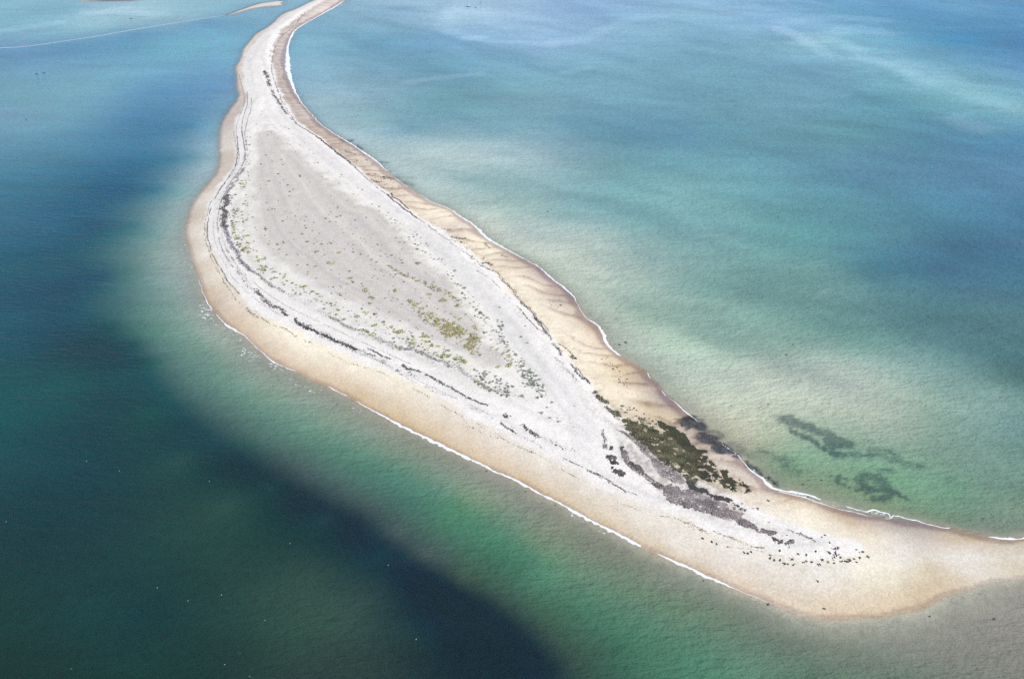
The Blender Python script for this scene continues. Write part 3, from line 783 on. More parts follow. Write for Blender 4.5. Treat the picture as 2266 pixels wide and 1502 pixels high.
# ------------------------------------------------------------------ cast-up seaweed: heaps of small irregular tufts, too many to count
class Tufts:
    def __init__(self):
        self.c, self.r, self.h, self.col, self.dir, self.z = [], [], [], [], [], []

    def add(self, g, r, h, col, direc=None, z=None):
        n = len(g)
        if n == 0:
            return
        self.c.append(g); self.r.append(r); self.h.append(h); self.col.append(col)
        self.dir.append(np.full(n, np.nan) if direc is None else direc)
        self.z.append(z_at(g) if z is None else z)

    def line(self, pts, width, per_m, size, cols, gap=.45, seed=0, stretch=True, plane=1.6):
        g = ground(np.asarray(pts, float)[:, :2], plane)
        g = smooth(g, 2)
        L = np.hypot(*np.diff(g, axis=0).T)
        D = np.r_[0, np.cumsum(L)]
        size, per_m, gap = size * .72, per_m * 1.6, gap - .045
        n = int(D[-1] * per_m)
        t = rng.random(n) * D[-1]
        keep = fbm(t / 5.0 + seed * 9.1, t * 0 + seed, 3) + .12 * (rng.random(n) - .5) > gap
        t = t[keep]
        x, y = np.interp(t, D, g[:, 0]), np.interp(t, D, g[:, 1])
        dx = np.interp(t + .5, D, g[:, 0]) - np.interp(t - .5, D, g[:, 0])
        dy = np.interp(t + .5, D, g[:, 1]) - np.interp(t - .5, D, g[:, 1])
        nn = np.hypot(dx, dy) + 1e-6
        off = rng.normal(0, .5, len(t)) * width + (fbm(t / 4, t * 0 + seed + 3.0, 3) - .5) * width * 2.2
        x, y = x - dy / nn * off, y + dx / nn * off
        s = size * (.45 + .9 * rng.random(len(t)) ** 1.6)
        ci = rng.integers(0, len(cols), len(t))
        self.add(np.stack([x, y], 1), s, s * (.25 + .3 * rng.random(len(t))), np.asarray(cols)[ci], np.arctan2(dy, dx) if stretch else None)

    def area(self, poly, n, size, cols, gap=.4, ns=3.0, seed=0, plane=1.6, clump=True, z=None, edge=.45):
        g = ground(poly, plane) if not isinstance(poly, np.ndarray) else poly
        lo, hi = g.min(0), g.max(0)
        p = lo + rng.random((n * 7, 2)) * (hi - lo)
        ins = inside(p[:, 0], p[:, 1], g)
        p = p[ins][:n]
        sdv = seg_dist(p[:, 0], p[:, 1], close(g))
        f = fbm(p[:, 0] / ns + seed * 7.7, p[:, 1] / ns + 3.0, 4)
        keep = f - .16 * np.exp(-sdv / edge) + .1 * (rng.random(len(p)) - .5) > gap
        p = p[keep]
        out = rng.random(len(p)) < .10
        p = p + rng.normal(0, 1, p.shape) * out[:, None] * .9
        s = size * (.5 + .9 * rng.random(len(p))) * np.where(out, .6, 1)
        ci = (vnoise(p[:, 0] / 2.2 + seed, p[:, 1] / 2.2) * .6 + rng.random(len(p)) * .4) * len(cols)
        ci = np.clip(ci.astype(int), 0, len(cols) - 1)
        self.add(p, s, s * (.3 + .35 * rng.random(len(p))), np.asarray(cols)[ci], None, None if z is None else np.full(len(p), z))

    def mesh(self, name):
        c = np.concatenate(self.c); r = np.concatenate(self.r); h = np.concatenate(self.h)
        col = np.concatenate(self.col); di = np.concatenate(self.dir); z = np.concatenate(self.z)
        n = len(c)
        k = 6
        ang = np.linspace(0, 2 * math.pi, k, endpoint=False)[None] + rng.random((n, 1)) * 6.28
        rr = r[:, None] * (.45 + .75 * rng.random((n, k)))
        lx, ly = np.cos(ang) * rr, np.sin(ang) * rr
        st = np.where(np.isnan(di), 1 + rng.random(n) * .6, 1.5)[:, None]
        d = np.where(np.isnan(di), rng.random(n) * 3.14, di)[:, None]
        lx, ly = lx * st, ly / st
        px = c[:, :1] + lx * np.cos(d) - ly * np.sin(d)
        py = c[:, 1:2] + lx * np.sin(d) + ly * np.cos(d)
        V = np.zeros((n, k + 2, 3))
        V[:, :k, 0], V[:, :k, 1] = px, py
        V[:, :k, 2] = z[:, None] - .12 + rng.random((n, k)) * h[:, None] * .35
        off = (rng.random((n, 2)) - .5) * r[:, None] * .6
        V[:, k, :2] = c + off * 1.0
        V[:, k, 2] = z + h
        V[:, k + 1, :2] = c
        V[:, k + 1, 2] = z - .15
        i0 = np.arange(n)[:, None, None] * (k + 2)
        a = np.arange(k)
        top = np.stack([a, (a + 1) % k, np.full(k, k)], -1)[None] + i0
        me = make_mesh(name, V.reshape(-1, 3), top.reshape(-1, 3), np.full(n * k, 3))
        jit = (.75 + .5 * rng.random((n, 1, 1)))
        put_color(me, "base", (np.repeat(col[:, None, :], k + 2, 1) * jit).reshape(-1, 3))
        return me


n = NT("dried_seaweed")
bs = n.add("ShaderNodeBsdfPrincipled")
nz = n.noise(n.mp((3, 3, 3)), 1, 3, .6)
n.l.new(n.scale_col(n.attr("base").outputs["Color"], n.rng(nz, .3, .7, .7, 1.3)), bs.inputs["Base Color"])
bs.inputs["Roughness"].default_value = .8
bs.inputs["Specular IOR Level"].default_value = .2
n.l.new(bs.outputs[0], n.out.inputs[0])
M_WEED = n.m
BLACK = [(.035, .032, .034), (.06, .055, .055), (.10, .09, .09)]
GREYW = [(.10, .095, .10), (.16, .15, .155), (.24, .225, .23)]
BROWN = [(.07, .055, .045), (.12, .10, .085), (.18, .16, .13)]
C5, C6, C7A, C8A = (380, 300, 4.845), (380, 550, 4.845), (750, 280, 4.845), (750, 550, 4.845)
B1, B2, B3, R5, C7 = (1150, 500, 4.845), (1150, 750, 4.845), (1300, 850, 4.845), (1500, 1050, 4.845), (900, 900, 4.845)


def wrack(name, label, cat, specs):
    t = Tufts()
    for i, s in enumerate(specs):
        if s[0] == 'L':
            t.line(s[1], *s[2:6], gap=s[6] if len(s) > 6 else .45, seed=i + len(name))
        else:
            t.area(s[1], *s[2:5], gap=s[5], ns=s[6], seed=i + 3)
    link(name, t.mesh(name), M_WEED, kind="stuff", label=label, cat=cat)


wrack("seaweed_wrack", "thin outermost double seaweed string where tan landward sand meets white shingle", "seaweed", [
 ('L', [(517, 290), (524, 330), (524, 358), (510, 385), (490, 410), (473, 432), (462, 455), (455, 485), (451, 505), (453, 530), (463, 552), (467, 572), (480, 592), (490, 612), (500, 630), (512, 645), (522, 662), (530, 668)], .35, 5, .42, BROWN, .42),
 ('L', [(525, 300), (527, 340), (520, 370), (500, 400), (478, 430), (466, 460), (458, 490), (458, 520), (466, 548), (474, 570), (486, 590), (497, 606), (505, 622), (518, 636), (530, 648)], .3, 8, .45, BLACK, .4),
 ('L', [(545, 678), (556, 690), (565, 697), (575, 700)], .8, 8, .5, BROWN, .3),
 ('L', [(560, 682), (580, 700), (600, 716), (620, 722), (638, 728), (652, 742), (665, 748), (690, 756)], .5, 8, .42, BROWN, .42),
 ('L', [(690, 756), (730, 778), (765, 800), (821, 814), (857, 830), (901, 851), (945, 876), (1000, 906), (1015, 916), (1048, 931), (1081, 949), (1119, 970), (1148, 987), (1185, 1001)], .5, 5, .36, BROWN, .47),
 ('L', [(1000, 905), (1025, 931), (1050, 945), (1085, 964), (1110, 970)], 1.0, 1.5, .5, BLACK, .5),
 ('L', [(1148, 987), (1185, 1001), (1230, 1028), (1267, 1048), (1313, 1075), (1364, 1104)], .3, 6, .34, BROWN, .46),
 ('L', [(1300, 1079), (1335, 1094), (1372, 1108), (1428, 1133), (1475, 1139), (1527, 1157)], .25, 5, .36, BLACK, .46),
])
wrack("seaweed_wrack", "several faint hairline seaweed strings running side by side down the landward white shingle", "seaweed", [
 ('L', [(528, 160), (534, 185), (541, 212), (540, 232), (527, 262), (521, 290), (528, 325), (530, 352), (520, 374), (502, 396), (484, 420)], .2, 9, .36, GREYW, .34),
 ('L', [(546, 200), (549, 225), (540, 252), (534, 280), (538, 310), (545, 340), (538, 366), (522, 388), (508, 408), (497, 428), (490, 450)], .2, 11, .40, GREYW, .3),
 ('L', [(556, 215), (557, 240), (547, 268), (541, 295), (546, 322), (549, 345), (543, 368)], .25, 9, .38, GREYW, .34),
 ('L', [(490, 500), (492, 525), (499, 548), (511, 570), (528, 592), (548, 614), (575, 638), (604, 660), (640, 682), (690, 706), (740, 730), (790, 754), (850, 782), (910, 808)], .2, 7, .32, GREYW, .4),
 ('L', [(475, 470), (471, 500), (474, 530), (485, 560), (500, 590), (520, 620), (548, 648), (585, 676), (630, 704), (690, 734), (760, 765), (830, 795), (900, 828), (980, 868), (1060, 906), (1140, 948)], .2, 6, .32, GREYW, .42),
])
wrack("seaweed_wrack", "broken string of black seaweed tufts along the middle of the white landward shingle", "seaweed", [
 ('L', [(535, 290), (540, 320), (542, 350), (533, 375), (515, 395), (500, 415), (490, 440), (484, 470), (481, 490), (482, 515), (487, 540), (495, 558), (505, 578), (516, 592)], .3, 7, .42, GREYW, .42),
 ('L', [(524, 600), (536, 618), (550, 633), (565, 645), (580, 660), (596, 668), (610, 678), (630, 690), (645, 702), (660, 712), (680, 720), (700, 730), (720, 740), (735, 748)], .7, 5, .5, BLACK, .44),
 ('L', [(497, 548), (510, 566), (516, 582), (530, 600), (545, 618), (560, 634), (575, 650)], .5, 5, .45, BLACK, .44),
 ('L', [(565, 646), (580, 656), (595, 672), (605, 680), (617, 684), (638, 699)], .8, 10, .62, BLACK, .34),
])
wrack("seaweed_wrack", "thick black seaweed band on the white landward shingle, the darkest of the stranded strings", "seaweed", [
 ('L', [(651, 706), (662, 717), (677, 725), (710, 740), (741, 754), (772, 768), (787, 775)], .7, 16, .62, BLACK, .28),
 ('L', [(676, 724), (682, 729)], .8, 14, .8, BLACK, .1),
 ('L', [(770, 766), (787, 773), (803, 779), (830, 791)], .5, 8, .5, BLACK, .4),
 ('L', [(812, 773), (839, 785), (866, 796)], .45, 14, .5, BLACK, .25),
 ('L', [(893, 807), (900, 813), (907, 817)], .7, 14, .62, BLACK, .2),
 ('L', [(907, 817), (936, 827), (956, 837), (973, 845), (993, 857), (1010, 868), (1040, 883), (1080, 900)], .55, 12, .5, BLACK, .36),
 ('L', [(1112, 919), (1119, 924), (1124, 927)], .9, 12, .6, BLACK, .1),
 ('L', [(1140, 932), (1156, 943), (1168, 952), (1189, 962), (1195, 966)], .8, 12, .6, BLACK, .22),
 ('L', [(1195, 966), (1218, 978), (1245, 990), (1271, 1001)], .8, 3, .5, BLACK, .42),
 ('L', crop(*C8A, [(470, 1205), (495, 1250)]), 1.2, 6, .5, BLACK, .3),
 ('L', crop(*C8A, [(610, 1300), (670, 1305)]), .8, 6, .6, BLACK, .3),
 ('L', crop(*C8A, [(730, 1335), (825, 1370)]), 1.2, 4, .5, BLACK, .4),
])
wrack("seaweed_wrack", "fine seaweed string just inland of the outermost one on the long landward shingle", "seaweed", [
 ('L', [(700, 740), (760, 768), (812, 790), (850, 805), (900, 835), (950, 858), (1000, 880), (1036, 900), (1073, 916), (1106, 935), (1135, 954), (1164, 968), (1199, 989)], .7, 4, .38, BLACK, .47),
 ('L', [(1106, 935), (1120, 946), (1138, 955)], .5, 12, .5, BLACK, .2),
 ('L', [(1247, 1013), (1292, 1034), (1333, 1055), (1366, 1067)], .35, 8, .4, BLACK, .38),
 ('L', [(1300, 1040), (1340, 1060), (1383, 1083), (1410, 1095)], .35, 8, .4, BLACK, .4),
])
wrack("storm_wrack", "broad grey purple ridge of old seaweed bordering the plant flat on its landward side", "seaweed", [
 ('L', [(541, 372), (525, 395), (512, 415), (503, 430), (499, 445)], 1.1, 22, .5, GREYW, .3),
 ('L', [(503, 432), (497, 448), (496, 470), (497, 490), (499, 505)], 1.6, 40, .55, BLACK, .25),
 ('L', [(499, 500), (502, 518), (508, 535), (517, 552), (530, 573), (545, 590), (560, 603)], 1.2, 26, .5, [(.07, .065, .08), (.13, .12, .14), (.22, .2, .23)], .28),
 ('L', [(560, 603), (580, 615), (605, 635), (630, 648)], .9, 18, .45, GREYW, .3),
 ('L', [(630, 648), (655, 658), (680, 674), (705, 690), (725, 702)], 1.9, 14, .35, GREYW, .42),
 ('L', [(725, 702), (750, 711), (770, 722), (791, 733)], 1.0, 18, .45, GREYW, .3),
 ('L', [(791, 733), (820, 742), (843, 752), (865, 763), (884, 771)], 1.6, 16, .45, GREYW, .36),
 ('L', [(884, 771), (905, 776), (936, 783), (967, 796), (998, 814)], 1.2, 22, .5, GREYW, .3),
 ('L', [(1005, 812), (1025, 825), (1050, 846), (1080, 858), (1101, 864), (1126, 870), (1138, 877)], 1.4, 16, .45, GREYW, .34),
 ('L', crop(1050, 760, 9.82, [(480, 1010), (560, 1050), (740, 1080)]), .5, 20, .5, [(.09, .07, .08), (.14, .11, .12)], .2),
 ('L', [(850, 775), (900, 800), (960, 822), (1000, 846), (1040, 862), (1090, 876)], 2.2, 3, .3, GREYW, .5),
])
wrack("seaweed_wrack", "winding black seaweed strings along the crest between white shingle and seaward sand", "seaweed", [
 ('L', [(675, 27), (645, 60), (618, 82), (608, 105), (600, 140), (602, 165), (612, 195), (625, 225), (640, 250), (655, 272)], .5, 5, .55, GREYW, .42),
 ('L', [(668, 30), (628, 68), (602, 98), (596, 125)], .5, 4, .5, GREYW, .46),
 ('L', [(585, 157), (592, 175), (597, 192)], 1.4, 8, .8, BLACK, .25),
 ('L', [(600, 200), (612, 217), (622, 235), (636, 253)], .9, 7, .7, BLACK, .35),
 ('L', [(642, 258), (656, 274), (687, 292), (706, 305), (740, 335), (771, 356), (781, 365)], .5, 10, .5, BLACK, .36),
 ('L', [(700, 300), (725, 320), (752, 341), (775, 358)], .5, 16, .5, BLACK, .2),
 ('L', [(782, 366), (795, 380), (810, 392), (825, 405), (838, 418), (853, 428)], .4, 9, .45, BLACK, .35),
 ('L', [(850, 424), (868, 440), (880, 450), (900, 466), (925, 483)], .5, 18, .5, BLACK, .2),
 ('L', [(866, 434), (885, 441), (893, 452), (905, 462)], .4, 16, .5, BLACK, .2),
 ('L', [(866, 425), (868, 432)], .4, 16, .6, BLACK, .1),
 ('L', [(925, 483), (945, 497), (965, 512), (985, 528), (1005, 542)], .5, 6, .42, BLACK, .42),
 ('L', [(925, 475), (950, 490), (975, 505), (998, 525), (1020, 545)], 1.6, 3, .45, BLACK, .46),
 ('L', [(820, 395), (836, 402), (845, 398)], .5, 8, .5, BLACK, .3),
 ('L', [(836, 408), (850, 415), (858, 413)], .4, 8, .5, BLACK, .3),
 ('L', [(1005, 542), (1026, 556), (1045, 570), (1062, 583)], .6, 5, .42, BLACK, .42),
 ('L', crop(*C8A, [(1500, 160), (1600, 220), (1700, 250), (1760, 340), (1860, 440), (1950, 560), (2040, 650), (2110, 740), (2180, 810)]), .9, 9, .48, BLACK, .36),
 ('L', crop(*C8A, [(1480, 240), (1620, 330), (1740, 440), (1850, 550), (1950, 660), (2050, 780), (2150, 880), (2250, 930)]), .35, 6, .38, BLACK, .42),
 ('L', crop(*C8A, [(2090, 730), (2150, 800), (2200, 860), (2258, 910)]), .8, 12, .5, BLACK, .25),
 ('L', crop(*B1, [(0, 780), (90, 870), (160, 970), (230, 1050), (260, 1130), (330, 1180), (340, 1220)]), .6, 10, .45, BLACK, .33),
 ('L', crop(*B1, [(170, 990), (260, 1040), (320, 1130)]), .4, 8, .42, BLACK, .36),
 ('L', crop(*B1, [(0, 880), (60, 980), (150, 1060), (200, 1130), (260, 1170)]), .3, 6, .38, BLACK, .42),
 ('L', crop(*B2, [(360, 40), (400, 90), (440, 140), (452, 175)]), .7, 14, .5, BLACK, .2),
 ('L', crop(*B2, [(330, 10), (410, 45), (480, 75), (530, 120), (560, 165)]), .35, 8, .42, BLACK, .36),
 ('L', crop(*B2, [(565, 170), (590, 205)]), 1.0, 14, .65, BLACK, .1),
 ('L', crop(*B2, [(395, 190), (430, 250), (500, 320), (560, 390), (620, 450)]), .9, 5, .42, BLACK, .42),
 ('L', crop(*B2, [(545, 260), (590, 330), (650, 390), (700, 430), (740, 475)]), .8, 14, .5, BLACK, .27),
 ('L', crop(*B2, [(570, 250), (640, 330), (700, 410), (750, 480)]), .4, 8, .45, BLACK, .3),
 ('L', crop(*B2, [(500, 320), (600, 440), (700, 570), (800, 700), (880, 830), (1000, 940)]), 1.1, 5, .34, GREYW, .42),
 ('L', crop(*B2, [(620, 450), (720, 600), (840, 770), (940, 900), (1050, 1000)]), .9, 5, .34, GREYW, .42),
 ('L', crop(*B2, [(880, 980), (920, 1080), (930, 1160)]), .5, 9, .42, BLACK, .3),
])
wrack("seaweed_scraps", "scattered dark seaweed scraps on the rippled seaward sand", "seaweed", [
 ('A', crop(*C7A, [(0, 150), (180, 220), (400, 380), (560, 520), (700, 620), (640, 700), (500, 640), (330, 520), (150, 380), (0, 250)]), 420, .42, BROWN, .5, 3.0),
 ('L', crop(*C7A, [(70, 260), (150, 270), (190, 290)]), 1.2, 7, .5, BLACK, .35),
 ('L', crop(*C7A, [(100, 350), (180, 350), (260, 345)]), .8, 7, .5, BLACK, .4),
 ('L', crop(*C7A, [(330, 370), (400, 400)]), .8, 7, .5, BROWN, .35),
 ('L', crop(*C7A, [(470, 540), (550, 530)]), .9, 10, .55, BROWN, .2),
 ('L', crop(*C7A, [(290, 500), (330, 505)]), .6, 10, .55, BLACK, .2),
 ('L', crop(*C7A, [(560, 640), (650, 640), (700, 620)]), .9, 7, .45, BROWN, .35),
 ('L', crop(*C7A, [(1090, 1080), (1180, 1100), (1230, 1085)]), .8, 7, .45, BLACK, .38),
 ('L', crop(*C7A, [(1190, 1170), (1270, 1190), (1370, 1185)]), .9, 10, .5, BLACK, .25),
 ('L', crop(*C7A, [(1560, 1220), (1620, 1290), (1670, 1300)]), .8, 7, .45, BROWN, .35),
 ('L', crop(*C7A, [(1730, 1360), (1810, 1380)]), .6, 7, .45, BLACK, .35),
 ('A', crop(*C7A, [(1230, 1200), (1400, 1230), (1650, 1450), (1640, 1500), (1440, 1500), (1300, 1320)]), 260, .4, BLACK, .54, 3.0),
 ('L', crop(*C7A, [(1540, 1470), (1590, 1440), (1650, 1480)]), .9, 12, .6, BLACK, .2),
 ('A', crop(*B2, [(880, 150), (960, 160), (1180, 440), (1220, 620), (1130, 560), (1000, 440), (880, 330)]), 160, .36, BLACK, .56, 2.0),
 ('A', crop(*B2, [(1050, 700), (1200, 700), (1500, 860), (1500, 1000), (1300, 900), (1100, 850)]), 300, .4, BLACK, .52, 2.0),
 ('L', crop(*B2, [(340, 1010 - 980), (450, 60)]), .3, 3, .4, BLACK, .5),
 ('A', crop(*B1, [(270, 720), (450, 780), (450, 900), (330, 860)]), 60, .3, BROWN, .5, 2.0),
])
wrack("seaweed_clumps", "cluster of separate black seaweed heaps on white shingle beside the green bed", "seaweed", [
 ('A', crop(*B3, [(170, 650), (215, 650), (210, 700), (170, 690)]), 40, .5, GREYW, .25, 2.0),
 ('A', crop(*B3, [(245, 680), (290, 690), (320, 780), (325, 850), (330, 930), (400, 930), (430, 970), (470, 1000), (410, 1010), (320, 970), (240, 930), (215, 860), (205, 780), (240, 740)]), 620, .62, BLACK, .50, 1.5),
 ('A', crop(*B3, [(360, 670), (385, 680), (370, 730), (350, 710)]), 50, .5, BLACK, .25, 2.0),
 ('L', crop(*B3, [(160, 490), (185, 560), (215, 640)]), .5, 8, .42, BLACK, .35),
 ('L', crop(*B3, [(0, 920), (140, 980), (280, 1060), (420, 1150)]), .3, 8, .4, BLACK, .36),
])
PURP = [(.06, .05, .052), (.12, .10, .104), (.21, .18, .18), (.34, .30, .295)]
GREENW = [(.03, .03, .019), (.05, .05, .026), (.085, .082, .04), (.13, .12, .07)]
wrack("dried_seaweed_bed", "purple brown bed of dried seaweed curving along the white shingle behind the green bed", "seaweed", [
 ('A', crop(*B3, [(355, 690), (430, 740), (450, 830), (560, 880), (620, 960), (720, 1040), (830, 1100), (820, 1150), (740, 1120), (600, 1000), (480, 930), (400, 850), (360, 770)]), 5200, 0.21, PURP[:3], .30, 1.1),
 ('A', crop(*B3, [(810, 1110), (900, 1070), (980, 1110), (1000, 1150), (1100, 1130), (1250, 1190), (1400, 1250), (1500, 1290), (1520, 1350), (1680, 1390), (1640, 1430), (1760, 1490), (1700, 1500), (1500, 1470), (1300, 1400), (1100, 1350), (900, 1280), (810, 1210)]), 15000, 0.22, PURP, .29, 1.1),
 ('A', crop(*B3, [(320, 500), (420, 560), (520, 650), (560, 720), (680, 810), (700, 900), (780, 990), (880, 1050), (1000, 1085), (1060, 1060), (1000, 980), (900, 900), (850, 850), (760, 780), (700, 700), (600, 640), (480, 560), (380, 500)]), 8400, 0.21, PURP, .30, 1.1),
 ('A', crop(*R5, [(620, 480), (730, 490), (850, 550), (960, 600), (1060, 610), (1060, 640), (1000, 660), (900, 640), (780, 590), (640, 540)]), 1800, 0.28, PURP[:3] + BLACK[:1], .42, 1.6),
 ('A', crop(*R5, [(1000, 670), (1080, 690), (1110, 650), (1145, 690), (1120, 740), (1110, 780), (1040, 730)]), 480, 0.28, BLACK[1:] + PURP[:2], .40, 1.4),
 ('A', crop(*R5, [(1140, 740), (1200, 700), (1250, 700), (1240, 770), (1190, 785)]), 320, 0.28, BLACK[1:] + PURP[:2], .40, 1.4),
])
wrack("green_seaweed_bed", "dark olive green bed of fresh seaweed sprawling down the seaward sand", "seaweed", [
 ('A', crop(*B3, [(60, 60), (110, 60), (180, 130), (235, 185), (225, 250), (330, 280), (390, 370), (330, 400), (260, 330), (190, 250), (120, 170), (40, 100)]), 1800, 0.30, GREENW, .42, 2.0),
 ('A', crop(*B3, [(340, 380), (420, 360), (500, 390), (620, 425), (700, 460), (790, 500), (860, 470), (1000, 500), (1090, 590), (1100, 640), (1190, 690), (1220, 760), (1250, 850), (1200, 950), (1180, 1040), (1080, 1090), (1050, 1010), (980, 960), (860, 900), (800, 850), (740, 780), (660, 700), (560, 620), (480, 560), (400, 480)]), 22000, 0.30, GREENW, .36, 1.6),
 ('A', crop(*B3, [(745, 370), (790, 380), (860, 420), (920, 450), (1040, 510), (1100, 600), (1180, 690), (1290, 690), (1310, 760), (1280, 800), (1150, 800), (1050, 700), (950, 600), (850, 520), (780, 450)]), 10400, 0.33, GREENW[:2], .36, 2.0),
 ('A', crop(*B3, [(1150, 760), (1290, 770), (1380, 850), (1400, 900), (1490, 890), (1540, 950), (1640, 990), (1700, 1050), (1800, 1110), (1690, 1150), (1560, 1140), (1500, 1140), (1430, 1060), (1300, 1040), (1200, 1010), (1150, 900)]), 10400, 0.33, GREENW[:2], .475, 1.4),
 ('A', crop(*B3, [(1050, 1040), (1200, 1040), (1230, 1100), (1350, 1190), (1500, 1210), (1600, 1260), (1635, 1310), (1560, 1320), (1480, 1250), (1380, 1250), (1250, 1180), (1100, 1130)]), 5200, 0.32, BLACK[:2] + GREENW[:1], .40, 1.8),
 ('A', crop(*B3, [(440, 320), (560, 330), (740, 350), (700, 440), (620, 420), (500, 380)]), 1000, 0.26, GREENW[:2], .56, 1.4),
 ('A', crop(*B3, [(860, 410), (960, 440), (1040, 520), (960, 500)]), 320, 0.26, BLACK, .5, 1.4),
 ('A', crop(*B3, [(1560, 1310), (1720, 1330), (1700, 1370), (1560, 1350)]), 240, 0.26, BLACK[:2], .5, 1.2),
])
tips = [(990, 855, 26), (985, 885, 30), (1040, 905, 26), (1100, 912, 30), (1140, 945, 24), (1175, 945, 32), (1240, 955, 22), (1225, 900, 20), (1350, 930, 30), (1375, 918, 32),
 (1435, 925, 18), (1515, 955, 30), (1550, 905, 26), (1610, 932, 26), (1675, 940, 24), (1760, 930, 28), (1800, 918, 24), (1840, 905, 36), (1855, 915, 36), (1825, 930, 20),
 (1890, 895, 14), (1920, 930, 18), (1950, 880, 26), (1915, 798, 22), (1970, 816, 24), (2030, 867, 30), (2050, 872, 18), (1680, 795, 36), (1715, 785, 36), (1690, 830, 34), (1705, 855, 44),
 (1670, 880, 34), (1740, 882, 24), (1615, 825, 26), (1635, 840, 20), (1480, 820, 26), (1630, 735, 22), (1290, 838, 22), (1090, 805, 16), (1375, 852, 22), (1580, 640, 14), (1545, 665, 12),
 (710, 822, 18), (750, 832, 18), (790, 818, 16), (260, 662, 24), (365, 703, 26), (420, 728, 18), (540, 760, 12), (690, 300, 14), (855, 350, 34), (975, 255, 26), (1170, 655, 14), (1500, 1122, 20)]
t = Tufts()
for x, y, w in tips:
    g = land_ground(crop(*R5, [(x, y)]))[0]
    r = w * .5 / 4.845 * m_per_px(g)
    k = max(5, int(r * r * 28))
    p = g + rng.normal(0, .45, (k, 2)) * r * np.array([1.1, 1.1])
    t.add(p, np.full(k, .3) + rng.random(k) * .22, np.full(k, .18), np.asarray(BLACK[:2])[rng.integers(0, 2, k)])
for spec in [([(696, 1153), (727, 1166), (768, 1182), (795, 1192), (805, 1199)], .4, 6, .4), ([(613 + 1000, 1184), (1644, 1199), (1671, 1208), (1692, 1209)], .3, 7, .36)]:
    q = [(x + (1000 if x < 1000 else 0), y) for x, y in spec[0]]
    t.line(q, spec[1], spec[2], spec[3], BLACK, gap=.4, seed=5)
t.line(crop(*R5, [(220, 570), (300, 600), (370, 640), (460, 670)]), .9, 7, .42, BLACK, gap=.38, seed=9)
t.line(crop(*R5, [(0, 480), (60, 520), (160, 550), (240, 590), (300, 590)]), 1.2, 5, .38, BLACK, gap=.42, seed=10)
t.line(crop(*R5, [(560, 760), (750, 780), (950, 830), (1150, 870), (1300, 900)]), .4, 5, .3, BROWN, gap=.42, seed=12)
t.line(crop(*R5, [(380, 600), (560, 660), (720, 730), (830, 770), (930, 772)]), .4, 7, .36, BLACK, gap=.38, seed=13)
t.line(crop(*R5, [(1300, 630), (1350, 660), (1430, 690)]), .5, 14, .42, BLACK, gap=.2, seed=14)
t.line(crop(*R5, [(1480, 870), (1600, 890), (1750, 840)]), .8, 5, .3, BLACK, gap=.42, seed=15)
t.line(crop(*R5, [(660, 370), (740, 360), (850, 345)]), .3, 6, .36, BLACK, gap=.36, seed=16)
t.line(crop(*R5, [(830, 450), (950, 500), (1100, 555), (1200, 600), (1300, 630)]), .4, 5, .36, BLACK, gap=.42, seed=17)
link("seaweed_clumps", t.mesh("seaweed_clumps"), M_WEED, kind="stuff", label="small black seaweed heaps ringing the tapering white end of the spit", cat="seaweed")

# weed growing on the shoal, its tips just under or at the surface
t = Tufts()
for pts, w, s in WEEDS[:17]:
    g = ground(pts)
    cum = np.r_[0, np.cumsum(np.hypot(*np.diff(g, axis=0).T))]
    k = int(cum[-1] * w * 4.5 * s)
    tt = rng.random(k) * cum[-1]
    p = np.stack([np.interp(tt, cum, g[:, 0]), np.interp(tt, cum, g[:, 1])], 1) + rng.normal(0, .5, (k, 2)) * w
    keep = fbm(p[:, 0] / 2.2, p[:, 1] / 1.6, 3) > .49
    p = p[keep]
    t.add(p, .22 + .4 * rng.random(len(p)), np.full(len(p), .10), np.asarray([(.05, .075, .06), (.07, .10, .08)])[rng.integers(0, 2, len(p))], None, np.full(len(p), -.26) + .24 * rng.random(len(p)))
for pts in SHORE_WEED:
    g = ground(pts)
    t.area(g, 1500, .4, [(.045, .05, .055), (.07, .075, .08)], gap=.45, ns=2.0, seed=4)
link("shoal_seaweed", t.mesh("shoal_seaweed"), M_WEED, kind="stuff", label="dark weed growing on the shallow green shoal off the seaward beach", cat="seaweed")

# ------------------------------------------------------------------ surf
n = NT("sea_foam")
bs = n.add("ShaderNodeBsdfPrincipled")
bs.inputs["Base Color"].default_value = (.72, .74, .76, 1)
bs.inputs["Roughness"].default_value = .7
n.l.new(bs.outputs[0], n.out.inputs[0])
M_FOAM = n.m


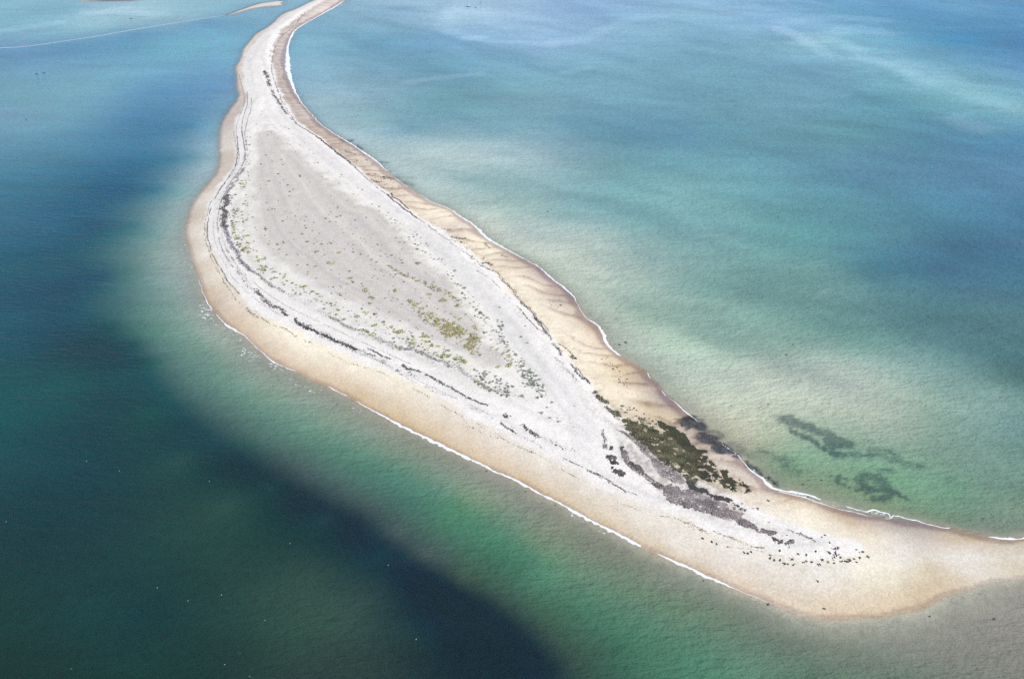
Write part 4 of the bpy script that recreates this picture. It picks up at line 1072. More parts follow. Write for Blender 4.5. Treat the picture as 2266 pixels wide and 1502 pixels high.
class Ribbon:
    def __init__(self):
        self.V, self.F = [], []

    def add(self, pts, wscale=1.0, seed=0.0, step=.35, z=.02, ragged=.8):
        P = np.asarray(pts, float)
        g = np.c_[ground(P[:, :2]), P[:, 2]]
        g = resample(smooth(g, 2), step)
        n = len(g)
        t = np.arange(n) * step
        T = np.gradient(g[:, :2], axis=0)
        T /= np.hypot(*T.T)[:, None] + 1e-9
        N = np.stack([-T[:, 1], T[:, 0]], 1)
        w = g[:, 2] * wscale * .5
        wl_ = w * (1 + ragged * 2 * (fbm(t / 1.3 + seed, t * 0 + 1, 4) - .5)) * smoothstep(.30, .42, fbm(t / 9 + seed * 3, t * 0 + 5, 3) + .15 * (w > .3))
        wr_ = w * (1 + ragged * 2 * (fbm(t / 1.3 + seed, t * 0 + 31, 4) - .5))
        wr_ *= smoothstep(.30, .42, fbm(t / 9 + seed * 3, t * 0 + 5, 3) + .15 * (w > .3))
        off = (fbm(t / 3.5 + seed, t * 0 + 70, 3) - .5) * .8
        cols = []
        base_i = sum(len(v) for v in self.V)
        for a, h in ((-1, -.03), (-.6, .5), (0, 1), (.6, .5), (1, -.03)):
            ww = np.where(a < 0, wl_, wr_) * a + off
            zz = z + h * np.clip(.09 + .06 * w, 0, .2) * smoothstep(0, .12, wl_ + wr_) - .02
            cols.append(np.c_[g[:, :2] + N * ww[:, None], zz])
        V = np.stack(cols, 1).reshape(-1, 3)
        self.V.append(V)
        i = np.arange(n * 5).reshape(n, 5) + base_i
        F = np.stack([i[:-1, :-1], i[1:, :-1], i[1:, 1:], i[:-1, 1:]], -1).reshape(n - 1, 4, 4)
        ok = (wl_ + wr_)[:-1] > .05
        self.F.append(F[ok].reshape(-1, 4))

    def mesh(self, name):
        V = np.concatenate(self.V); F = np.concatenate(self.F)
        me = make_mesh(name, V, F, np.full(len(F), 4))
        me.polygons.foreach_set("use_smooth", np.ones(len(F), bool))
        return me


FOAM_L = [(440, 620, .2), (452, 657, .3), (465, 680, .5), (479, 697, .5), (496, 714, .35), (504, 720, 1.1), (522, 731, 1.3), (533, 738, .6), (543, 745, .35), (574, 776, .3), (599, 797, .9), (612, 804, .6), (638, 815, .4),
 (655, 820, .5), (675, 833, .6), (710, 850, .3), (738, 861, .6), (768, 877, .45), (804, 898, .5), (839, 916, .6), (857, 925, 1.0), (892, 943, 1.2), (927, 962, 2.0), (972, 982, 2.0), (1000, 995, 1.7), (1044, 1017, 1.5),
 (1086, 1038, .7), (1127, 1056, .8), (1164, 1074, 1.3), (1189, 1091, 1.2), (1230, 1109, .8), (1261, 1126, 1.2), (1302, 1149, 1.6), (1335, 1165, 1.5), (1366, 1181, 1.4), (1405, 1202, 1.5), (1414, 1206, 1.2), (1420, 1209, .35), (1432, 1215, .3), (1445, 1221, .6),
 (1462, 1230, .9), (1500, 1245, 1.3), (1562, 1274, 1.2), (1605, 1293, .9), (1620, 1300, .25), (1665, 1319, .15), (1706, 1336, .12)]
FOAM_R = [(770, -3, .8), (760, 3, .6), (748, 11, 1.6), (735, 19, 1.7), (712, 32, 1.2), (690, 44, .8), (675, 52, .7), (652, 67, 1.4), (645, 80, 2.2), (638, 95, 1.6), (635, 115, 2.2), (637, 135, 3.4), (635, 150, 4.6), (640, 168, 3.2), (646, 188, 2.2), (656, 209, 1.1), (670, 232, .6),
 (687, 250, .5), (705, 272, .5), (725, 287, .6), (757, 307, .8), (789, 326, 1.1), (812, 342, 1.4), (843, 365, .9), (859, 383, .4), (899, 412, .4), (946, 442, .5), (960, 450, .6), (993, 460, .5), (1016, 478, 1.1), (1051, 499, 1.6), (1059, 509, 1.9), (1082, 531, 2.1),
 (1109, 545, 1.0), (1138, 562, .6), (1173, 580, .5), (1195, 592, .6), (1222, 617, 1.3), (1245, 634, 1.0), (1260, 648, 1.0), (1274, 662, .4), (1284, 687, .25), (1299, 705, .4), (1323, 720, 1.0), (1335, 737, 1.7), (1340, 756, 2.1), (1351, 771, 1.3), (1376, 789, .8), (1392, 799, .4), (1402, 805, .12)]
FOAM_R2 = [(1432, 822, .15), (1438, 833, .6), (1443, 840, .2), (1455, 852, .12), (1463, 862, .5), (1468, 872, .5), (1474, 879, .12), (1486, 884, .2), (1494, 890, .5), (1510, 905, .7), (1523, 918, .7), (1534, 925, .3), (1544, 934, .35), (1560, 956, .4), (1585, 969, .4), (1601, 985, .5), (1630, 1004, .5), (1647, 1024, .5), (1661, 1043, .7),
 (1682, 1055, 1.1), (1702, 1076, 2.0), (1718, 1083, 1.4), (1733, 1085, .6)]
FOAM_OUT = crop(*B4, [(400, 992, .5), (480, 1002, 1.0), (560, 1018, .6), (630, 1025, 1.2), (700, 1045, .7), (780, 1092, .8), (900, 1122, .5), (1000, 1145, .4), (1080, 1162, .6), (1200, 1200, .35), (1300, 1230, .4), (1340, 1215, .5), (1385, 1202, .8), (1450, 1228, .6), (1540, 1240, .5), (1550, 1275, .3), (1590, 1265, .3), (1650, 1265, .6), (1750, 1300, .4), (1850, 1310, .5), (1950, 1350, .4), (2050, 1375, .5), (2110, 1395, .3), (2190, 1395, .4)])
FOAM_IN = [(1722, 1087, .3), (1748, 1092, .35), (1774, 1099, .45), (1800, 1108, .5), (1815, 1113, .4), (1856, 1126, .2), (1918, 1141, .25), (1935, 1147, .3), (1970, 1148, .35), (1975, 1138, .25)]
FOAM_FAR = [(2185, 1186, .12), (2200, 1189, .7), (2215, 1192, 1.1), (2235, 1194, 1.3), (2255, 1193, 1.0), (2275, 1188, .8), (2320, 1182, .6), (2400, 1176, .3)]
rb = Ribbon()
for i, f in enumerate([FOAM_L]):
    rb.add(f, .8, 3.0 + i, ragged=1.1)
link("surf_foam", rb.mesh("surf_foam"), M_FOAM, kind="stuff", label="thin white line of foam along the landward shore of the spit", cat="foam")
rb = Ribbon()
for i, f in enumerate([FOAM_R, FOAM_R2, FOAM_OUT, FOAM_IN, FOAM_FAR]):
    rb.add(f, .82, 13.0 + i, ragged=.8 if i < 2 else 1.3)
link("surf_foam", rb.mesh("surf_foam"), M_FOAM, kind="stuff", label="white breaking foam along the seaward shore of the spit", cat="foam")


def flecks(polys):
    V, F = [], []
    k = 0
    for poly, n, size, gap in polys:
        g = ground(poly)
        lo, hi = g.min(0), g.max(0)
        p = lo + rng.random((n * 4, 2)) * (hi - lo)
        p = p[inside(p[:, 0], p[:, 1], g)][:n]
        fx = fbm(p[:, 0] / 2.4, p[:, 1] / 1.6, 4)
        p = p[np.abs(fx - .5) < gap]
        for q in p:
            m = 7
            a = np.linspace(0, 6.283, m, endpoint=False) + rng.random()
            r = size * .6 * (.3 + rng.random(m)) * (.5 + rng.random())
            d = .35 + .6 * rng.normal()
            ex, ey = np.cos(a) * r * 1.7, np.sin(a) * r * .45
            V += [(q[0] + ex[i] * math.cos(d) - ey[i] * math.sin(d), q[1] + ex[i] * math.sin(d) + ey[i] * math.cos(d), .004) for i in range(m)]
            V.append((q[0], q[1], .05))
            F += [(k + i, k + (i + 1) % m, k + m) for i in range(m)]
            k += m + 1
    return make_mesh("foam_flecks", V, F, [3] * len(F))


me = flecks([(crop(*C6, [(270, 570), (350, 570), (470, 730), (460, 780), (370, 770), (290, 720), (330, 660)]), 420, .5, .045),
 (crop(*C6, [(440, 780), (600, 820), (760, 960), (740, 1010), (560, 900), (460, 850)]), 200, .35, .03),
 (crop(*C6, [(760, 1060), (1000, 1150), (980, 1220), (800, 1240), (740, 1150)]), 320, .35, .035),
 (crop(*C6, [(1040, 1220), (1200, 1290), (1180, 1340), (1050, 1270)]), 90, .35, .04),
 (crop(600, 800, 5.65, [(230, 200), (420, 280), (660, 350), (700, 420), (540, 390), (340, 320), (230, 250)]), 200, .3, .03),
 (crop(600, 800, 5.65, [(950, 560), (1150, 610), (1140, 660), (960, 600)]), 90, .3, .03),
 (crop(*C5, [(90, 1060), (160, 1100), (180, 1260), (290, 1480), (200, 1490), (100, 1300)]), 150, .35, .035),
 (crop(1000, 1100, 4.0, [(1000, 120), (1220, 200), (1420, 320), (1400, 360), (1220, 260), (1050, 170)]), 220, .3, .04),
 (crop(*B4, [(1340, 1210), (1550, 1250), (1550, 1300), (1340, 1290)]), 130, .3, .06),
 (crop(*B4, [(400, 1000), (640, 1030), (780, 1100), (1000, 1160), (1000, 1180), (700, 1090), (420, 1030)]), 130, .3, .04),
 (crop(*B4, [(80, 760), (180, 850), (350, 960), (300, 970), (180, 900), (60, 800)]), 120, .3, .05),
 (crop(*C7A, [(480, 400), (620, 520), (560, 550), (500, 480)]), 60, .5, .05),
])
link("foam_flecks", me, M_FOAM, kind="stuff", label="lacy foam scraps floating close to the shore", cat="foam")
n = NT("faint_surf")
bs = n.add("ShaderNodeBsdfPrincipled")
bs.inputs["Base Color"].default_value = (.34, .40, .43, 1)
n.l.new(bs.outputs[0], n.out.inputs[0])
rb = Ribbon()
rb.add([(-60, 108, 2), (0, 106.5, 2.4), (50, 104, 1.6), (100, 97.5, 1.8), (150, 90, 1.6), (200, 83, 2), (250, 74, 2), (300, 65, 2.4), (350, 57, 2), (400, 49, 1.6), (440, 43, 1.6), (470, 38, 1.5), (498, 34, 1)], .8, 40.0, step=1.0, ragged=.6)
link("surf_foam", rb.mesh("bar_surf"), n.m, kind="stuff", label="faint pale line of ripples over the drowned bar leading off the sandbank", cat="foam")

# ------------------------------------------------------------------ plants
LEAF = {"yellow": [(.40, .385, .17), (.28, .28, .12), (.52, .49, .28)], "ochre": [(.50, .43, .26), (.38, .32, .19), (.44, .40, .22)],
        "green": [(.22, .24, .17), (.30, .32, .24), (.15, .17, .12)], "blue": [(.28, .33, .27), (.38, .42, .36), (.20, .235, .19)]}
LEAF_MAT = {}
for kname, cols in LEAF.items():
    n = NT(kname + "_foliage")
    a = n.attr("base").outputs["Color"]
    bs = n.add("ShaderNodeBsdfPrincipled")
    inf = n.add("ShaderNodeObjectInfo")
    n.l.new(n.scale_col(a, n.rng(inf.outputs["Random"], 0, 1, .75, 1.25)), bs.inputs["Base Color"])
    bs.inputs["Roughness"].default_value = .75
    bs.inputs["Specular IOR Level"].default_value = .2
    n.l.new(bs.outputs[0], n.out.inputs[0])
    LEAF_MAT[kname] = n.m


def leaf_quads(centres, sizes, cols, squash=.5):
    k = len(centres)
    nrm = rng.normal(size=(k, 3)); nrm[:, 2] = np.abs(nrm[:, 2]) + .5
    nrm /= np.linalg.norm(nrm, axis=1)[:, None]
    a = np.cross(nrm, [0, 0, 1.0]); a /= np.linalg.norm(a, axis=1)[:, None] + 1e-9
    b = np.cross(nrm, a)
    th = rng.random(k) * 6.28
    u = a * np.cos(th)[:, None] + b * np.sin(th)[:, None]
    v = np.cross(nrm, u)
    s = sizes[:, None]
    V = np.stack([centres + u * s * 1.3, centres + v * s * .7, centres - u * s * 1.3, centres - v * s * .7], 1)
    return V.reshape(-1, 3), np.arange(k * 4).reshape(-1, 4), np.repeat(cols, 4, 0)


def shrub_mesh(kind, variant, leaves=84):
    cols = np.asarray(LEAF[kind])
    # several uneven tussocks of leaves make one low plant
    lobes = 4 + variant
    lc = rng.normal(0, .42, (lobes, 2)); lr = .35 + .35 * rng.random(lobes)
    li = rng.integers(0, lobes, leaves)
    th = rng.random(leaves) * 6.28
    rr = np.sqrt(rng.random(leaves)) * lr[li]
    x, y = lc[li, 0] + np.cos(th) * rr, lc[li, 1] + np.sin(th) * rr
    z = .42 * lr[li] * 1.3 * np.sqrt(np.clip(1 - (rr / lr[li]) ** 2, 0, 1)) * (.4 + .6 * rng.random(leaves)) + .03
    V, F, Cc = leaf_quads(np.stack([x, y, z], 1), .13 + .08 * rng.random(leaves), cols[rng.integers(0, 3, leaves)] * (.7 + .6 * rng.random((leaves, 1))))
    me = make_mesh("shrub_" + kind, V, F, np.full(len(F), 4))
    put_color(me, "base", Cc)
    me.materials.append(LEAF_MAT[kind])
    return me


SHRUB = {k: [shrub_mesh(k, v) for v in range(4)] for k in LEAF}
KIND_WORD = {"yellow": "yellow green", "ochre": "ochre brown", "green": "dark grey green", "blue": "pale blue green"}
plants = []          # (ground xy, radius, kind, label or None, zone)


def plant(p, wpx, kind, label=None, zone=None, s=4.845):
    g = land_ground([p])[0]
    plants.append([g, max(.32, wpx * .5 / s * m_per_px(g)), kind, label, zone])


NAMED = [  # (crop, x, y, width px, kind, label)
 (C8A, 115, 325, 62, "yellow", "lone yellow green shrub with a dark dot just below it on the grey flat"),
 (C8A, 150, 368, 32, "green", "dark green plant just below the lone yellow green shrub, middle of the grey flat"),
 (C8A, 285, 455, 88, "ochre", "wide ochre shrub with three bumps, alone on the grey flat above a yellow one"),
 (C8A, 365, 525, 66, "yellow", "upright yellow shrub just below the wide ochre three bumped shrub"),
 (C8A, 330, 590, 38, "green", "flat dark green plant under the upright yellow shrub on the grey flat"),
 (C8A, 235, 880, 70, "yellow", "first and largest yellow green bush of the row sitting on the landward storm ridge"),
 (C8A, 300, 895, 70, "yellow", "second yellow green bush of the row sitting on the landward storm ridge"),
 (C8A, 365, 935, 72, "yellow", "last darker yellow green bush of the row sitting on the landward storm ridge"),
 (C8A, 650, 1068, 68, "yellow", "single rounded olive bush at the edge of the grey purple storm ridge"),
 (C8A, 890, 1128, 62, "blue", "dark blue green bush growing in the grey purple storm ridge"),
 (C8A, 915, 955, 88, "yellow", "big rounded bright olive bush at the start of the lower yellow chain"),
 (C8A, 955, 1005, 72, "yellow", "olive bush directly under the big rounded bright one in the lower yellow chain"),
 (C8A, 1000, 1045, 62, "yellow", "bright yellow bush third down in the lower yellow chain"),
 (C8A, 1060, 1055, 54, "yellow", "bright yellow bush fourth down in the lower yellow chain"),
 (C8A, 1155, 1165, 120, "yellow", "broad ragged yellow green thicket near the lower rim of the plant flat"),
 (C8A, 1300, 1205, 112, "yellow", "long flat yellow green thicket lying next to the broad ragged one"),
 (C8A, 1440, 1130, 52, "yellow", "round yellow shrub at the foot of the golden meadow"),
 (C8A, 1510, 1143, 46, "blue", "round pale grey blue shrub beside the yellow one at the foot of the golden meadow"),
 (C8A, 1455, 850, 72, "yellow", "bright round yellow shrub standing alone on white ground beside the golden meadow"),
 (C8A, 1555, 910, 56, "blue", "dark blue green plant beyond the bright round yellow shrub next to the golden meadow"),
 (C8A, 1820, 1160, 66, "yellow", "vivid green yellow bush among small blue green plants at the seaward rim"),
 (C8A, 1830, 1255, 90, "yellow", "wide olive bush with a dark end below the vivid one at the seaward rim"),
 (C8A, 1705, 1275, 54, "yellow", "thin pale yellow streak of a plant left of the wide olive bush"),
 (C8A, 650, 900, 104, "yellow", "long double yellow bush inland of the landward storm ridge row"),
 (C8A, 570, 845, 56, "ochre", "small brownish bush just above the long double yellow bush"),
 (C8A, 480, 795, 46, "green", "dark olive plant uphill of the small brownish bush"),
 (C8A, 790, 1025, 78, "yellow", "yellow bush trailing to the side with a dark violet plant at its foot"),
 (C8A, 755, 1052, 42, "green", "dark violet grey plant at the foot of the trailing yellow bush"),
 (C8A, 390, 705, 56, "blue", "pale blue green plant with a bright middle, upper part of the landward rim"),
 (C8A, 290, 690, 60, "yellow", "olive bush next to the pale blue green plant with a bright middle"),
 (C8A, 190, 735, 76, "blue", "loose feathery group of blue green leaves near the landward rim"),
 (C8A, 50, 765, 56, "yellow", "small bright yellow bush close to the landward storm ridge, alone"),
 (C8A, 105, 680, 30, "green", "compact dark plant above the small bright yellow bush by the landward ridge"),
 (C8A, 395, 830, 62, "yellow", "spiky yellow green bush between the olive plant and the storm ridge row"),
 (C8A, 1955, 950, 44, "blue", "dark oval plant on the lilac lane, upper one of a close pair"),
 (C8A, 2025, 1020, 34, "blue", "dark oval plant on the lilac lane, lower one of a close pair"),
 (C8A, 2000, 838, 26, "green", "small dark plant alone between the lilac lane and the crest seaweed"),
 (C8A, 1720, 637, 28, "green", "small dark plant alone at the edge of the lilac lane"),
 (C8A, 1280, 562, 56, "blue", "dark green bush at the white end of the upper yellow chain"),
 (C8A, 1350, 430, 42, "blue", "dark blue green plant on white shingle above the upper yellow chain"),
 (C8A, 1240, 248, 48, "blue", "dark blue green cross shaped plant on white shingle near the crest"),
 (C8A, 840, 15, 52, "blue", "blue green bush at the upper seaward side of the grey flat"),
 (C8A, 845, 160, 56, "green", "dark spreading plant at the white edge of the upper grey flat"),
 (C8A, 1130, 560, 84, "ochre", "ochre brown low thicket between the two yellow chains"),
 (C8A, 970, 490, 58, "yellow", "pale yellow lens shaped shrub below the upper yellow chain"),
 (C8A, 600, 450, 62, "yellow", "thin yellow green shrub halfway across the grey flat above the chains"),
 (C8A, 880, 530, 28, "blue", "tiny blue grey double plant between the thin yellow shrub and the upper chain"),
 (C8A, 1300, 760, 56, "yellow", "olive bush seaward of the golden meadow, right of a smaller one"),
 (C8A, 1245, 735, 46, "yellow", "smaller olive bush seaward of the golden meadow"),
 (C8A, 915, 768, 34, "green", "dark plant at the upper landward corner of the golden meadow"),
 (B2, 340, 685, 40, "blue", "outermost round grey green plant on the white end beyond the plant flat"),
 (B2, 290, 740, 38, "blue", "upright grey green plant landward of the outermost round one"),
 (B2, 235, 800, 58, "blue", "wide pale grey green plant near the white end"),
 (B2, 320, 850, 42, "blue", "grey green plant just past the wide pale one near the white end"),
 (B2, 410, 890, 46, "blue", "last pale grey green plant before the bare white end"),
 (B2, 400, 850, 26, "blue", "small grey green plant right above the last pale one before the bare white end"),
 (B2, 545, 910, 18, "green", "upper of two tiny dark dots on the bare white end"),
 (B2, 580, 955, 18, "green", "lower of two tiny dark dots on the bare white end"),
 (B2, 585, 725, 18, "green", "tiny dark dot of a plant at the end of the lilac lane"),
 (B2, 30, 620, 62, "blue", "dense dark blue green bush at the lower corner of the plant flat"),
 (C5, 1710, 1370, 70, "yellow", "olive gold shrub shaped like a heart alone high on the grey flat"),
 (C5, 1790, 1260, 56, "ochre", "rust brown shrub just above the heart shaped olive gold one"),
 (C5, 1550, 1245, 50, "yellow", "pale yellow shrub left of the rust brown one high on the grey flat"),
 (C5, 1395, 1060, 40, "ochre", "small brownish green shrub highest of the coloured ones on the grey flat"),
 (C5, 1450, 1138, 42, "green", "narrow green plant under the small brownish green shrub"),
 (C5, 1130, 1170, 40, "green", "slanting dark sausage shaped plant on the bare upper grey flat"),
 (C5, 1005, 1008, 42, "green", "thin dark dash of a plant on the bare upper grey flat"),
 (C5, 880, 1235, 28, "green", "single black oval plant between the yellow strip and the bare grey flat"),
 (C5, 650, 675, 34, "green", "lower of two dark lens shaped plants at the top of the landward rim"),
 (C5, 678, 640, 38, "green", "upper of two dark lens shaped plants at the top of the landward rim"),
 (C5, 930, 1340, 62, "yellow", "olive shrub with a dark smear below the end of the yellow strip"),
 (C5, 975, 1445, 96, "yellow", "long pale yellow mat of low plants next to the landward storm ridge"),
 (C6, 1085, 330, 56, "yellow", "compact green yellow bush beside the landward storm ridge, upper part"),
 (C6, 1695, 695, 56, "yellow", "olive bush near the middle of the landward rim, above a flat yellow one"),
 (C6, 1845, 765, 56, "yellow", "flat yellow green bush low on the landward rim before the ridge row"),
]
for c, x, y, w, k, lab in NAMED:
    plant(crop(*c, [(x, y)])[0], w, k, lab)
# the upper yellow chain, the strip by the landward ridge, the lower chains
for x, y, w, k in [(1170, 482, 60, "yellow"), (1215, 520, 50, "yellow"), (1070, 450, 58, "yellow"), (1010, 415, 62, "yellow"), (930, 377, 52, "yellow"), (850, 345, 52, "yellow"), (800, 318, 50, "ochre"), (750, 300, 44, "ochre"),
                   (705, 285, 46, "ochre"), (665, 262, 36, "yellow"), (620, 235, 48, "yellow"), (575, 212, 34, "yellow"), (540, 188, 34, "green"), (1270, 612, 60, "yellow"), (1250, 540, 34, "yellow")]:
    plant(crop(*C8A, [(x, y)])[0], w, k, None, "upper chain")
for x, y, w, k in [(752, 490, 34, "yellow"), (748, 520, 50, "yellow"), (765, 560, 44, "yellow"), (770, 738, 30, "green"), (802, 735, 40, "yellow"), (808, 758, 34, "yellow"), (665, 805, 34, "green"), (666, 835, 36, "yellow"), (664, 868, 36, "yellow"), (755, 825, 36, "yellow"),
                   (757, 858, 34, "yellow"), (765, 895, 28, "yellow"), (768, 935, 22, "green"), (650, 918, 40, "green"), (650, 943, 46, "green"), (660, 965, 44, "yellow"), (663, 990, 46, "yellow"), (662, 1018, 44, "yellow"), (672, 1045, 46, "yellow"),
                   (685, 1075, 44, "yellow"), (705, 1110, 56, "yellow"), (730, 1165, 46, "yellow"), (705, 1180, 40, "green"), (745, 1190, 40, "yellow"), (780, 1218, 66, "yellow"), (760, 1235, 56, "green"), (825, 1212, 44, "yellow"), (820, 1258, 56, "yellow"), (830, 1158, 50, "yellow"),
                   (810, 1078, 56, "yellow"), (595, 845, 40, "green"), (585, 872, 28, "yellow"), (1115, 1468, 50, "yellow")]:
    plant(crop(*C5, [(x, y)])[0], w, k, None, "landward strip")
for x, y, w, k in [(760, 565, 62, "yellow"), (770, 585, 44, "yellow"), (830, 605, 62, "yellow"), (800, 615, 40, "ochre"), (890, 645, 62, "yellow"), (795, 640, 34, "yellow"), (855, 688, 36, "ochre"), (882, 715, 32, "yellow"), (880, 735, 26, "yellow"),
                   (655, 780, 34, "yellow"), (830, 850, 28, "yellow"), (850, 870, 30, "yellow"), (905, 910, 30, "yellow"), (800, 958, 46, "yellow"), (1170, 1100, 50, "green"), (1130, 1090, 36, "yellow"), (1240, 1190, 50, "yellow"), (1340, 1238, 44, "yellow"), (1070, 1155, 56, "yellow"),
                   (1045, 1120, 40, "yellow"), (965, 960, 40, "yellow"), (1000, 940, 24, "green"), (1640, 1070, 46, "yellow"), (1690, 1095, 28, "blue"), (1200, 700, 30, "yellow"), (1140, 678, 26, "ochre")]:
    plant(crop(*C8A, [(x, y)])[0], w, k, None, "lower chain")
for c, x, y, w, k in [(C6, 1205, 315, 52, "yellow"), (C6, 1420, 415, 60, "yellow"), (C6, 1390, 420, 40, "yellow"), (C6, 1330, 490, 36, "green"), (C6, 1300, 455, 30, "green"), (C6, 1380, 500, 34, "green"), (C6, 1500, 470, 46, "green"), (C6, 1570, 495, 34, "green"), (C6, 1300, 380, 38, "green"), (C6, 1205, 395, 34, "green"),
                      (C6, 1160, 280, 34, "green"), (C6, 1700, 600, 42, "green"), (C6, 1765, 715, 48, "yellow"), (C6, 1780, 665, 52, "yellow"), (C6, 1640, 650, 38, "green"), (C6, 1730, 415, 34, "green"), (C6, 1550, 320, 24, "green"), (C6, 1820, 510, 34, "green"), (C6, 985, 270, 28, "green"), (C6, 1495, 575, 22, "green"),
                      (C6, 1605, 578, 28, "green"), (C6, 1550, 575, 22, "green"), (C6, 2040, 650, 36, "green"), (C6, 1460, 255, 24, "green")]:
    plant(crop(*c, [(x, y)])[0], w, k, None, "landward rim")
rs = random.Random(11)


def scatter(poly, n, wlo, whi, kinds, zone, px_s=4.845, gap=0.0):
    xs_, ys_ = [p[0] for p in poly], [p[1] for p in poly]
    P = np.asarray(poly, float)
    k = tries = 0
    while k < n and tries < n * 40:
        tries += 1
        x, y = rs.uniform(min(xs_), max(xs_)), rs.uniform(min(ys_), max(ys_))
        if not inside(np.array([x]), np.array([y]), P)[0]:
            continue
        if gap and vnoise(np.array([x / 14]), np.array([y / 9]))[0] < gap:
            continue
        plant((x, y), rs.uniform(wlo, whi) if rs.random() < .8 else rs.uniform(whi, whi * 1.4), rs.choice(kinds), None, zone)
        k += 1


# golden meadow
scatter(crop(*C8A, [(950, 690), (1020, 720), (1120, 760), (1240, 810), (1320, 870), (1400, 900), (1500, 970), (1510, 1000), (1440, 1000), (1350, 960), (1280, 940), (1180, 940), (1100, 910), (1110, 880), (1080, 830), (990, 810), (930, 780), (990, 760)]), 88, 34, 56, ["yellow", "yellow", "ochre"], "meadow")
scatter(crop(*C8A, [(1330, 970), (1450, 960), (1480, 1010), (1430, 1090), (1400, 1110), (1350, 1080)]), 22, 38, 58, ["yellow", "ochre"], "meadow")
# blue green plants at the seaward rim and the lower corner
scatter(crop(*C8A, [(1690, 750), (1760, 800), (1790, 960), (1860, 1080), (1880, 1120), (1800, 1110), (1720, 1020), (1700, 880)]), 40, 16, 30, ["blue", "green"], "seaward rim")
scatter(crop(*C8A, [(1460, 660), (1560, 690), (1640, 760), (1600, 790), (1480, 740)]), 16, 16, 26, ["blue", "green"], "seaward rim")
scatter(crop(*C8A, [(1880, 1110), (1960, 1180), (2060, 1290), (2140, 1400), (2200, 1480), (2200, 1500), (2000, 1500), (2050, 1420), (1960, 1300), (1890, 1200)]), 34, 22, 40, ["blue", "blue", "green"], "seaward rim")
scatter(crop(*B2, [(20, 220), (100, 330), (200, 430), (260, 510), (260, 590), (220, 700), (180, 720), (150, 640), (180, 560), (130, 500), (60, 440), (0, 380)]), 46, 20, 38, ["blue", "blue", "green"], "seaward rim")
scatter(crop(*C8A, [(1420, 1300), (1560, 1300), (1700, 1380), (1860, 1460), (1880, 1500), (1640, 1500), (1500, 1420)]), 30, 22, 38, ["green", "blue"], "lower corner")
scatter(crop(1050, 760, 9.82, [(0, 830), (150, 860), (300, 960), (420, 1040), (600, 1110), (740, 1130), (740, 1180), (600, 1160), (400, 1080), (200, 970), (0, 880)]), 34, 22, 36, ["yellow", "green"], "ridge fringe")
scatter(crop(1050, 760, 9.82, [(0, 560), (300, 640), (600, 760), (860, 940), (900, 1060), (700, 1060), (400, 940), (100, 800), (0, 720)]), 34, 18, 31, ["green", "blue"], "lower corner")
n_ind_a = len(plants)
scatter(crop(*C8A, [(880, 640), (1040, 700), (1240, 790), (1420, 880), (1540, 980), (1500, 1120), (1340, 1110), (1240, 980), (1080, 930), (1000, 840), (900, 790), (820, 680)]), 170, 10, 24, ["yellow", "yellow", "ochre"], "meadow")
scatter(crop(*C8A, [(500, 170), (700, 240), (900, 340), (1180, 460), (1300, 600), (1230, 560), (1000, 440), (760, 330), (520, 220)]), 70, 10, 22, ["yellow", "ochre", "green"], "upper chain")
scatter(crop(*C8A, [(720, 540), (800, 560), (920, 640), (1000, 720), (900, 760), (820, 680), (730, 620)]), 40, 10, 22, ["yellow", "ochre"], "lower chain")
scatter(crop(*C8A, [(560, 880), (900, 900), (1140, 1060), (1360, 1180), (1400, 1300), (1200, 1260), (1000, 1150), (780, 1070), (600, 950)]), 80, 10, 24, ["yellow", "green", "green"], "lower chain")
scatter(crop(*C5, [(620, 780), (700, 780), (720, 1000), (860, 1220), (800, 1290), (660, 1150), (620, 950)]), 60, 9, 20, ["yellow", "yellow", "green"], "landward strip")
# small scattered plants
scatter([(545, 400), (560, 500), (600, 580), (700, 640), (830, 690), (900, 720), (1000, 760), (1100, 790), (1080, 730), (1020, 660), (960, 590), (880, 510), (800, 460), (700, 400), (640, 350), (580, 330)], 230, 12, 26, ["green", "green", "green", "ochre"], "flat")
scatter([(505, 440), (545, 430), (555, 520), (600, 590), (700, 650), (830, 700), (900, 740), (950, 780), (900, 770), (800, 730), (720, 690), (620, 630), (540, 570), (505, 500)], 110, 14, 30, ["green", "green", "yellow"], "landward rim")
scatter([(800, 440), (850, 462), (930, 520), (1000, 600), (1070, 680), (1120, 760), (1190, 840), (1230, 900), (1150, 850), (1090, 760), (1040, 680), (980, 600), (900, 530), (850, 480)], 150, 14, 28, ["green", "blue"], "seaward rim")
scatter([(550, 250), (600, 240), (640, 280), (700, 340), (760, 390), (830, 440), (760, 430), (680, 370), (600, 300), (560, 300)], 40, 10, 18, ["green"], "crest")
scatter([(540, 300), (556, 300), (556, 400), (520, 440), (545, 380)], 34, 10, 20, ["green", "yellow"], "landward rim")
order = sorted(range(len(plants)), key=lambda i: (plants[i][3] is None, -plants[i][1] / m_per_px(plants[i][0])))
keep = set(order[:300])
